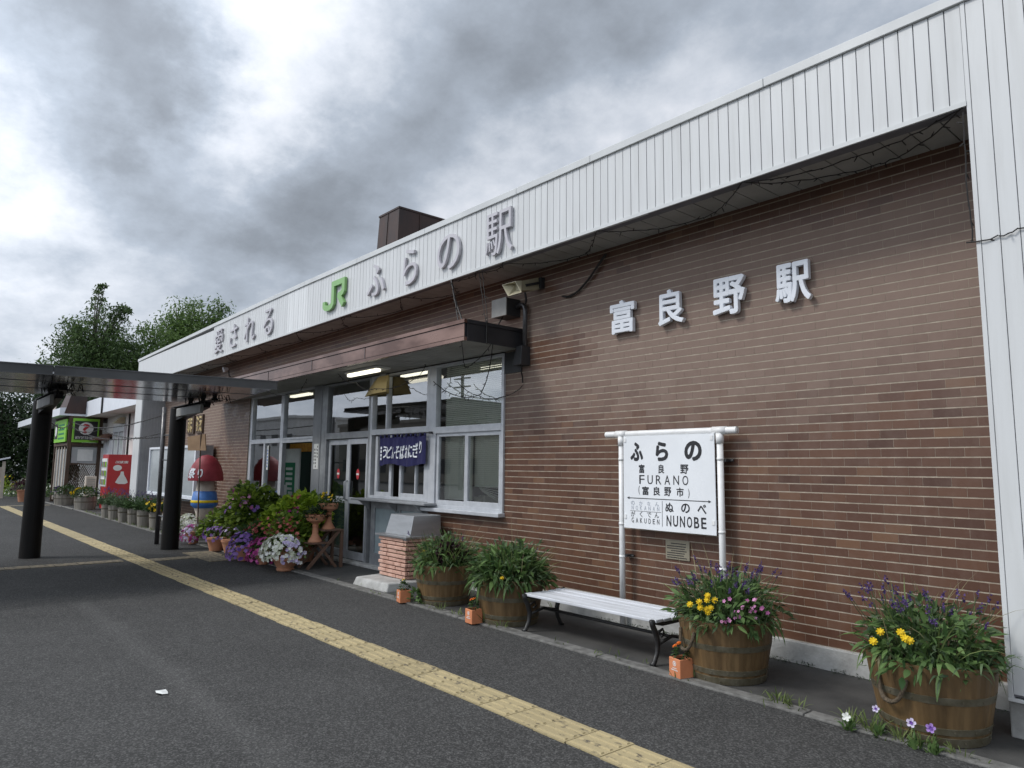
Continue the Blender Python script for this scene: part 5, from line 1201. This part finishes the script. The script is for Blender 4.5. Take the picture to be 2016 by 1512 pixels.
mb = MB(); mb.hexa([(-15.62, -1.13, 1.83), (-15.10, -.93, 1.83), (-15.11, -.91, 1.83), (-15.63, -1.11, 1.83)], [(-15.72, -1.13, 2.12), (-15.22, -.93, 2.17), (-15.23, -.91, 2.17), (-15.73, -1.11, 2.12)]); mb.build('board', 'placard', pc)

vm = thing('vending_machine', 'tall red drinks vending machine before the white annex', 'vending machine', (-26.7, -.2, 0))
mb = MB(); mb.box(-27.2, -26.3, -.52, .20, .06, 1.85); bd_ = mb.build('cabinet', 'red', vm, bevel=.015)
mb = MB(); mb.box(-27.14, -26.36, -.545, -.521, .80, 1.72); mb.build('display_window', 'posterwhite', vm)
rr = random.Random(8)
for k in range(3):
    z = .86 + .29 * k
    for mt, sgn in (('blue', 0), ('signred', 1), ('limegreen', 2)):
        for i in range(3): mb = MB(); x = -27.08 + .08 * (i * 3 + sgn); mb.tube([(x, -.56, z), (x, -.56, z + .17)], .028, 8); mb.build('bottle', mt, vm)
mb = MB(); mb.box(-27.10, -26.4, -.548, -.522, .22, .42); mb.box(-26.55, -26.42, -.552, -.548, .9, 1.3); mb.build('pickup_slot', 'darkbox', vm)
mb = MB(); fX = frameX(-26.298)
word(mb, 'Coca-Cola', -.32, .06, 1.56, 1.64, depth=.003, bold=.02, frame=fX, fill=.85, shear=.25)
mb.prism([(-.24 + .13 * math.cos(2 * math.pi * k / 24), 1.41 + .095 * math.sin(2 * math.pi * k / 24)) for k in range(24)], -26.2975, -26.295, 'x')
mb.prism([(-.28, .93), (-.17, .88), (.02, .88), (.10, .93), (.04, 1.06), (-.03, 1.18), (-.05, 1.29), (-.13, 1.29), (-.15, 1.18), (-.22, 1.06)], -26.2975, -26.295, 'x')
mb.build('side_print', 'posterwhite', bd_)

an = thing('annex_building', 'low white stucco annex with shallow eaves beyond the station', 'building', (-31, 1, 0))
mb = MB(); mb.box(-31.0, -23.0, .25, 6, 0, 3.4); mb.box(-40, -31.0, .9, 6, 0, 3.4); mb.build('wall', 'stucco', an)
mb = MB(); mb.box(-31.0, -22.8, -.50, -.47, 3.32, 3.90); mb.box(-31.03, -31.0, -.50, 6, 3.32, 3.90); mb.box(-31.0, -22.8, -.47, 6, 3.86, 3.90); mb.hexa([(-44, -1.35, 3.34), (-31.04, -1.35, 3.34), (-31.04, 6, 3.34), (-44, 6, 3.34)], [(-44, -1.35, 3.62), (-31.04, -1.35, 3.62), (-31.04, 6, 4.4), (-44, 6, 4.4)]); an_r = mb.build('eaves', 'letterwhite', an)
mb = MB(); mb.box(-31.0, -22.8, -.47, .25, 3.32, 3.345); mb.build('eaves_soffit', 'stucco', an_r)
mb = MB(); mb.tube([(-28.0, -.53, 3.9), (-28.0, -.53, 3.3)], .03, 6); mb.tube([(-27.3, .22, 3.3), (-27.3, .22, 1.2)], .03, 6); mb.build('downpipe', 'wire', an)
mb = MB()
for (x0, x1, z0, z1) in ((-29.5, -27.75, 2.7, 2.95), (-29.5, -29.4, 1.6, 2.7), (-27.85, -27.75, 1.6, 2.7), (-28.66, -28.58, 1.6, 2.7), (-29.5, -27.75, 1.5, 1.6)): mb.box(x0, x1, .17, .26, z0, z1)
wn_ = mb.build('window', 'alu', an); mb = MB(); mb.box(-29.4, -27.85, .21, .24, 1.6, 2.7); mb.build('pane', 'display', wn_)
mb = MB(); mb.hexa([(-28.4, -.1, 2.98), (-28.0, -.1, 2.98), (-28.0, .24, 2.98), (-28.4, .24, 2.98)], [(-28.4, .1, 3.2), (-28.0, .1, 3.2), (-28.0, .24, 3.2), (-28.4, .24, 3.2)]); mb.build('vent_hood', 'horn', an)
mb = MB()
for (x0, x1, z0, z1) in ((-30.3, -29.9, .6, 2.55), (-30.95, -30.6, .6, 2.55)): mb.box(x0, x1, .16, .255, z0, z1)
mb.box(-30.6, -30.3, .2, .255, .9, 2.45); mb.build('shutter', 'letterwhite', an)
mb = MB(); mb.hexa([(-31.0, -.35, 2.42), (-29.9, -.35, 2.42), (-29.9, .25, 2.42), (-31.0, .25, 2.42)], [(-31.0, .1, 2.68), (-29.9, .1, 2.68), (-29.9, .25, 2.68), (-31.0, .25, 2.68)]); mb.build('door_hood', 'copper', an)
# porch
po = thing('entrance_porch', 'dark timber information porch with lattice panels in front of the white annex', 'porch', (-32.5, -.6, 0))
mb = MB(); mb.box(-34.2, -31.05, -1.02, .9, 2.22, 2.33); mb.box(-34.2, -31.05, -1.02, .9, 3.27, 3.40); mb.build('beam', 'darkwood', po)
for (x, y) in ((-31.1, -.95), (-31.1, .05), (-34.1, -.95)):
    mb = MB(); mb.box(x - .06, x + .06, y - .06, y + .06, 0, 3.3); mb.build('porch_post', 'darkwood', po)
mb = MB()
for k in range(14):
    for s_ in (-1, 1):
        y = -.88 + .07 * k; a, b = (y, .62), (y + .85 * .55 * s_, 1.5)
        y1 = max(-.88, min(.0, b[0])); t = 1 if b[0] == a[0] else (y1 - a[0]) / (b[0] - a[0])
        if t > .05: mb.bar((-31.06 - .012 * (s_ + 1), a[0], a[1]), (-31.06 - .012 * (s_ + 1), y1, a[1] + (b[1] - a[1]) * t), .025, .01, (1, 0, 0))
mb.box(-31.09, -31.03, -.90, .02, 1.5, 1.55); mb.build('lattice_panel', 'darkwood', po)
mb = MB(); mb.box(-31.13, -31.11, -.85, .0, 1.56, 2.16); mb.build('window', 'display', po)
mb = MB(); mb.box(-31.095, -31.085, -.66, -.14, 1.64, 2.08); mb.build('poster', 'posterwhite', po)
mb = MB(); mb.box(-33.9, -31.3, -.93, -.90, .2, 2.1); dd = mb.build('front_doors', 'display', po)
mb = MB()
for x in (-33.9, -33.25, -32.6, -31.95, -31.3): mb.box(x - .05, x + .05, -.97, -.935, .1, 2.2)
mb.build('door_stile', 'cream', dd)
mb = MB(); mb.hexa([(-33.0, -1.2, 3.42), (-31.02, -1.2, 3.42), (-31.02, -.45, 3.42), (-33.0, -.45, 3.42)], [(-32.7, -.95, 4.25), (-31.02, -1.0, 4.25), (-31.02, -.5, 4.25), (-32.7, -.5, 4.25)]); mb.build('porch_roof', 'rust', po)
mb = MB(); mb.box(-34.0, -33.1, -1.25, -1.2, 3.35, 4.3); mb.build('roof_board', 'cream', po)
si = thing('information_sign', 'square black sign with green border, red question mark and the word information', 'sign', (-31, -.45, 2.34))
mb = MB(); mb.box(-31.03, -30.96, -.90, -.02, 2.34, 3.25); fr_ = mb.build('frame', 'limegreen', si, bevel=.008)
mb = MB(); mb.box(-30.97, -30.953, -.84, -.08, 2.44, 3.15); mb.build('face', 'ink', fr_)
mb = MB(); mb.prism([(-.46 + .245 * math.cos(2 * math.pi * k / 32), 2.87 + .235 * math.sin(2 * math.pi * k / 32)) for k in range(32)], -30.953, -30.949, 'x'); word(mb, 'information', -.80, -.12, 2.47, 2.57, depth=.004, bold=.0, frame=frameX(-30.953), fill=.75); mb.build('lettering', 'posterwhite', fr_)
mb = MB(); put(mb, '?', (-.57, -.35, 2.69, 3.05), depth=.004, bold=.02, frame=frameX(-30.949)); mb.build('question_mark', 'signred', fr_)
gsn = thing('green_sign', 'lime green signboard on the street side of the timber porch', 'sign', (-32.4, -1.05, 2.3))
mb = MB(); mb.box(-33.8, -31.15, -1.09, -1.04, 2.36, 3.22); mb.build('panel', 'limegreen', gsn)
mb = MB(); mb.box(-33.7, -33.0, -1.096, -1.091, 2.5, 3.1); mb.build('emblem', 'ink', gsn); mb = MB(); mb.prism([(-33.35 + .22 * math.cos(k * .3927), 2.82 + .22 * math.sin(k * .3927)) for k in range(16)], -1.102, -1.0965); mb.build('disc', 'posterwhite', gsn)
mb = MB()
for k in range(4): mb.box(-32.8, -31.5, -1.096, -1.091, 2.98 - .17 * k, 3.05 - .17 * k)
mb.build('print', 'postergreen', gsn)
ac = thing('outdoor_unit', 'pale upright air conditioner unit before the porch lattice', 'air conditioner', (-29.9, -.3, 0))
mb = MB(); mb.box(-30.2, -29.95, -.50, -.16, .35, 1.08); b_ = mb.build('casing', 'cream', ac, bevel=.02)
mb = MB()
for k in range(9): mb.box(-29.951, -29.943, -.46, -.20, .42 + .066 * k, .45 + .066 * k)
mb.build('grille', 'greybox', b_)
mb = MB(); mb.box(-30.3, -29.85, -.55, -.1, 0, .349); mb.build('base', 'concrete', ac)
sb = thing('sandwich_board', 'white lettered notice board on dark legs left of the porch', 'sign', (-34.8, -1.6, 0))
mb = MB(); mb.box(-35.0, -34.95, -1.78, -1.38, 1.0, 1.62); b_ = mb.build('board', 'posterwhite', sb); mb = MB()
for k in range(5): mb.box(-34.949, -34.944, -1.74, -1.44 + .02 * (k % 2), 1.52 - .1 * k, 1.55 - .1 * k)
mb.build('print', 'ink', b_)
mb = MB()
for y in (-1.75, -1.42): mb.box(-35.0, -34.95, y - .02, y + .02, 0, .999)
mb.tube([(-34.97, -1.58 + .25 * math.cos(k * .5236), .42 + .25 * math.sin(k * .5236)) for k in range(13)], .018, 6); mb.box(-35.0, -34.9, -1.8, -1.38, .0, .12); mb.build('stand', 'wire', sb)
ss = thing('trail_sign', 'pale timber sign post with a small slanting roof at the left edge', 'sign', (-38, -2.3, 0))
mb = MB(); mb.box(-38.06, -37.94, -2.36, -2.24, 0, 1.6); mb.box(-38.06, -37.94, -3.1, -2.98, 0, 1.4); mb.build('post', 'cream', ss)
mb = MB(); mb.hexa([(-38.2, -3.3, 1.42), (-37.8, -3.3, 1.42), (-37.8, -2.1, 1.74), (-38.2, -2.1, 1.74)], [(-38.2, -3.3, 1.48), (-37.8, -3.3, 1.48), (-37.8, -2.1, 1.80), (-38.2, -2.1, 1.80)]); mb.build('cap', 'letterwhite', ss)
mb = MB(); mb.box(-38.02, -37.98, -2.98, -2.36, .75, 1.35); mb.build('board', 'cream', ss)
random.seed(71)
for i, (x, y, rx, ry, rz, mt, fl, lab) in enumerate([(-44, -2.4, 2.4, 1.2, .95, 'leaf_lime', 'f_yellow', 'yellow green flower bed at the far left behind the timber sign'), (-40, -1.0, 1.6, .9, .75, 'leaf', 'f_white', 'low green flower bed with pale blooms left of the porch'), (-47, -4.4, 2.6, 1.6, .7, 'leaf', 'f_red', 'reddish flower bed at the far left edge of the lane')]):
    t = thing('flower_bed', lab, 'flowers', (x, y, 0)); mb = MB(); mound(mb, (x, y, .05), rx, ry, rz, 1500, .16, .09, 1); mb.build('foliage', mt, t)
    mb = MB(); blooms(mb, onmound((x, y, .05), rx, ry, rz, 90, 0, 6.28, .1, 1.3), .06, 5); mb.build('blossoms', fl, t)

# ================================================================== trees
def tree(label, base, h, blobs, nl, ls, mt='leaf_tree', bark='bark', r0=.22, seed=1, limbs=22):
    random.seed(seed); t = thing('tree', label, 'tree', (base[0], base[1], 0), 0, 'trees behind the annex')
    mb = MB(); lm = MB(); leaf = MB(); B = Vector((base[0], base[1], 0))
    top = B + Vector((U(-.3, .3), U(-.3, .3), h * .80))
    mb.tube([B, B.lerp(top, .35) + Vector((U(-.2, .2), U(-.2, .2), 0)), B.lerp(top, .7) + Vector((U(-.2, .2), U(-.2, .2), 0)), top], [r0, r0 * .75, r0 * .42, r0 * .1], 8); mb.build('trunk', bark, t)
    tot = sum(b[3] * b[4] * b[5] for b in blobs)
    for (dx, dy, dz, rx, ry, rz) in blobs:
        n = int(nl * rx * ry * rz / tot); c = B + Vector((dx, dy, dz)); k = max(8, n // 34)
        for i in range(k):
            d = Vector((U(-1, 1), U(-1, 1), U(-1, 1)))
            while d.length > 1: d = Vector((U(-1, 1), U(-1, 1), U(-1, 1)))
            d = d.normalized() * (.25 + .8 * rnd() ** .6)
            p = c + Vector((d.x * rx, d.y * ry, d.z * rz)); s_ = U(.18, .42) * min(1.3, rx)
            tone = U(.0, .6)
            for _ in range(34):
                o = Vector((random.gauss(0, s_), random.gauss(0, s_), random.gauss(0, s_ * .75)))
                leaf.leaf(p + o, (U(-1, 1), U(-1, 1), U(-1, .5)), ls * U(.7, 1.3), ls * U(.6, .9), .4, min(1, tone + U(0, .4)), 1, U(-1.5, 1.5))
            if i % max(1, k * len(blobs) // (limbs * 3)) == 0:
                s0 = B.lerp(top, max(.12, min(.95, (p.z - B.z) / h - .15))); lm.tube([s0, s0.lerp(p, .5) + Vector((0, 0, .15)), p], [r0 * .28, r0 * .16, .012], 5)
    lm.build('limbs', bark, t); leaf.build('crown', mt, t)
    return t
tree('tall ragged birch rising highest behind the annex roof', (-50, 2.7), 13.0, [(0, -.6, 7.2, 2.0, 2.0, 2.6), (0, 1.0, 7.4, 1.9, 1.8, 2.9), (0, 1.9, 6.2, 1.4, 1.5, 1.6), (0, -1.7, 6.4, 1.3, 1.3, 1.6), (0, .6, 10.7, .8, 1.0, 1.3), (0, .1, 12.3, .35, .45, .8), (0, 1.5, 11.3, .4, .5, .6), (0, -.9, 9.6, 1.1, 1.0, 1.0), (0, .4, 4.6, 2.1, 2.4, 1.6)], 30000, .24, seed=81)
tree('broad bright green tree whose crown shows above the fascia left end', (-50, 8.0), 12.8, [(0, -.8, 8.9, 2.2, 2.2, 2.2), (0, 1.2, 9.8, 1.9, 1.9, 2.2), (0, .1, 11.3, 1.1, 1.2, 1.6), (0, 2.0, 11.4, .9, .9, 1.7), (0, -2.4, 7.5, 1.6, 1.6, 1.5), (0, -3.3, 6.0, 1.2, 1.2, 1.3), (0, .5, 6.6, 2.6, 2.8, 1.8)], 30000, .24, 'leaf_tree2', 'bark', .24, 82)
tree('dark dense tree low at the left edge beyond the lane', (-47, -2.0), 6.0, [(0, 0, 3.3, 1.9, 1.9, 2.2), (0, -1.6, 2.9, 1.5, 1.4, 2.0), (0, 1.2, 3.8, 1.2, 1.2, 1.5), (0, .4, 1.6, 2.0, 2.2, 1.4)], 14000, .22, 'leaf_dark', 'trunkdark', .2, 83)
tree('dark tree standing left of the porch behind the left black column', (-45, .6), 6.4, [(0, 0, 3.6, 1.7, 1.6, 2.2), (0, .9, 2.6, 1.5, 1.4, 1.8), (0, -.6, 1.6, 1.4, 1.5, 1.4)], 13000, .22, 'leaf_dark', 'trunkdark', .18, 84)
tree('drooping dark tree farthest left, half hidden by the walkway roof', (-52, -4.6), 6.5, [(0, 0, 3.6, 2.0, 2.0, 2.4), (0, 1.8, 3.0, 1.6, 1.6, 2.0), (0, -.6, 1.5, 2.2, 2.4, 1.4)], 11000, .24, 'leaf_dark', 'trunkdark', .2, 85)

# ================================================================== strings of little lamps
def garland(mb, pts, sag, r=.0046, bulbs=True, step=.075):
    for a, b in zip(pts[:-1], pts[1:]):
        a, b = Vector(a), Vector(b); n = max(4, int((b - a).length / .06)); P = []
        for i in range(n + 1):
            t = i / n; p = a.lerp(b, t); p.z -= sag * 4 * t * (1 - t); P.append(p + Vector((U(-.004, .004), U(-.004, .004), U(-.006, .006))))
        mb.tube(P, r, 5)
        if bulbs:
            ln = 0
            for p, q in zip(P[:-1], P[1:]):
                ln += (q - p).length
                if ln > step:
                    ln = 0; d = Vector((U(-1, 1), U(-1, 1), U(-1, .4))).normalized(); mb.tube([p, p + d * .022, p + d * U(.03, .05)], [.004, .005, .003], 5)
random.seed(91)
g1 = MB(); lip = [-1.37, -2.95, -4.55, -6.0, -6.50, -7.0, -8.2, -9.95, -11.65, -13.4, -15.2, -17.0, -19.0]
for a, b in zip(lip[:-1], lip[1:]):
    m_ = ((a * .55 + b * .45), -.10 if abs(a - b) > .6 else -.45, 3.89)
    garland(g1, [(a, FY + .0, 3.87), m_, (b, FY + .0, 3.865)], .05 if abs(a - b) > .6 else .03)
garland(g1, [(-1.37, FY, 3.88), (-2.2, -.35, 3.90), (-2.95, FY, 3.87)], .04)
tag(g1.build('lamp_garland', 'wire'), 'dark string of small unlit lamps zigzagging under the white fascia', 'string lights', 'unlit garlands on the station front')
g1 = MB(); garland(g1, [(-7.0, FY, 3.86), (-6.50, -.80, 3.24)], .05, .010); garland(g1, [(-7.0, FY, 3.86), (-6.55, -.82, 3.24)], .0, .007)
garland(g1, [(-6.50, FY + .05, 3.86), (-6.32, -.60, 3.22)], .0); garland(g1, [(-6.44, FY + .05, 3.86), (-6.30, -.58, 3.22)], .0); garland(g1, [(-6.305, -.60, 3.24), (-6.295, -.60, 2.96)], 0.0, .009)
garland(g1, [(-6.40, -.88, 2.98), (-6.7, -.60, 2.72), (-6.30, -.52, 2.98)], .04); garland(g1, [(-6.30, -.50, 2.97), (-6.55, -.35, 2.70), (-6.9, -.2, 2.45), (-7.5, -.12, 2.48), (-8.1, -.1, 2.72)], .03, .006); garland(g1, [(-7.5, -.12, 2.66), (-7.1, -.1, 2.46), (-6.72, -.06, 2.40), (-6.3, -.03, 2.52)], .03, .005)
garland(g1, [(-8.15, -.2, 2.96), (-8.3, -.3, 2.75), (-9.0, -.52, 2.66), (-9.6, -.5, 2.80), (-10.0, -.6, 2.96)], .05); garland(g1, [(-10.9, -.7, 2.96), (-11.7, -.6, 2.80), (-12.6, -.8, 2.97)], .10)
tag(g1.build('lamp_garland', 'wire'), 'tangled dark lamp string hanging over the canopy end and window tops', 'string lights', 'unlit garlands on the station front')
g1 = MB(); garland(g1, [(-1.365, FY - .012, 3.83), (-1.372, FY - .012, 3.3), (-1.36, FY - .014, 2.98)], .0); garland(g1, [(-1.40, FY - .01, 2.98), (-1.22, FY - .016, 2.98), (-1.12, FY - .016, 3.0), (-.9, FY - .016, 2.99), (.5, FY - .016, 3.0)], .012)
tag(g1.build('lamp_garland', 'wire'), 'thin lamp string along the edge of the white pillar at the right', 'string lights', 'unlit garlands on the station front')
g1 = MB(); garland(g1, [(-14.9, -1.8, 2.52), (-30.9, -.95, 3.1)], .25, .012, False); garland(g1, [(-14.9, -1.8, 2.16), (-30.9, -.95, 2.95)], .30, .010, True, .3); garland(g1, [(-14.9, -1.8, 2.08), (-28, -.5, 2.75), (-31, -.95, 2.9)], .15, .010, True, .3); garland(g1, [(-14.1, -3.9, 2.35), (-31, -1.0, 3.05)], .2, .010, True, .3)
tag(g1.build('lamp_garland', 'wire'), 'lamp strings spanning from the thin pole to the timber porch', 'string lights', 'unlit garlands on the station front')
for i, (x, y, z) in enumerate([(-16.5, -.1, 3.70)]):
    t = thing('spot_lamp', 'small white spot lamp on the bricks above the walkway roof', 'lamp', (x, y, z)); mb = MB(); mb.tube([(x, y - .12, z + .02), (x, y - .02, z + .05)], [.06, .035], 12); mb.build('lamp_head', 'letterwhite', t); mb = MB(); mb.tube([(x, y, z + .03), (x, y + .02, z - .12), (x, y + .06, z - .12)], .014, 6); mb.build('arm', 'wire', t)

# ================================================================== across the forecourt (seen reflected in the windows)
def block(label, x0, x1, y0, y1, h, mt, floors, cols):
    t = thing('opposite_building', label, 'building', ((x0 + x1) / 2, y1, 0)); mb = MB(); mb.box(x0, x1, y0, y1, 0, h); mb.box(x0 - .2, x1 + .2, y0, y1 + .2, h, h + .35); mb.build('wall', mt, t)
    for f in range(floors):
        for c in range(cols):
            cx = x0 + (x1 - x0) * (c + .5) / cols; z = 1.0 + f * 3.1
            mb = MB(); mb.box(cx - .9, cx + .9, y1, y1 + .06, z, z + 1.4); mb.build('window', 'blackmetal', t)
block('tan two storey building across the forecourt, mirrored in the entrance glazing', -78, -50, -44, -34, 6.2, 'tan', 2, 7)
block('low grey building across the forecourt, mirrored in the office window', -47, -22, -46, -36, 4.6, 'stucco', 1, 6)
block('pale two storey building across the forecourt at the mirrored left edge', -110, -82, -42, -30, 7.4, 'stucco', 2, 7)
mb = MB(); mb.tube([(-40, -24, 0), (-40, -24, 9)], [.16, .11], 8)
for z in (8.4, 7.8, 7.2): mb.box(-40.9, -39.1, -24.06, -23.94, z, z + .09)
tag(mb.build('utility_pole', 'concrete'), 'concrete utility pole across the forecourt, mirrored in the glazing', 'pole')
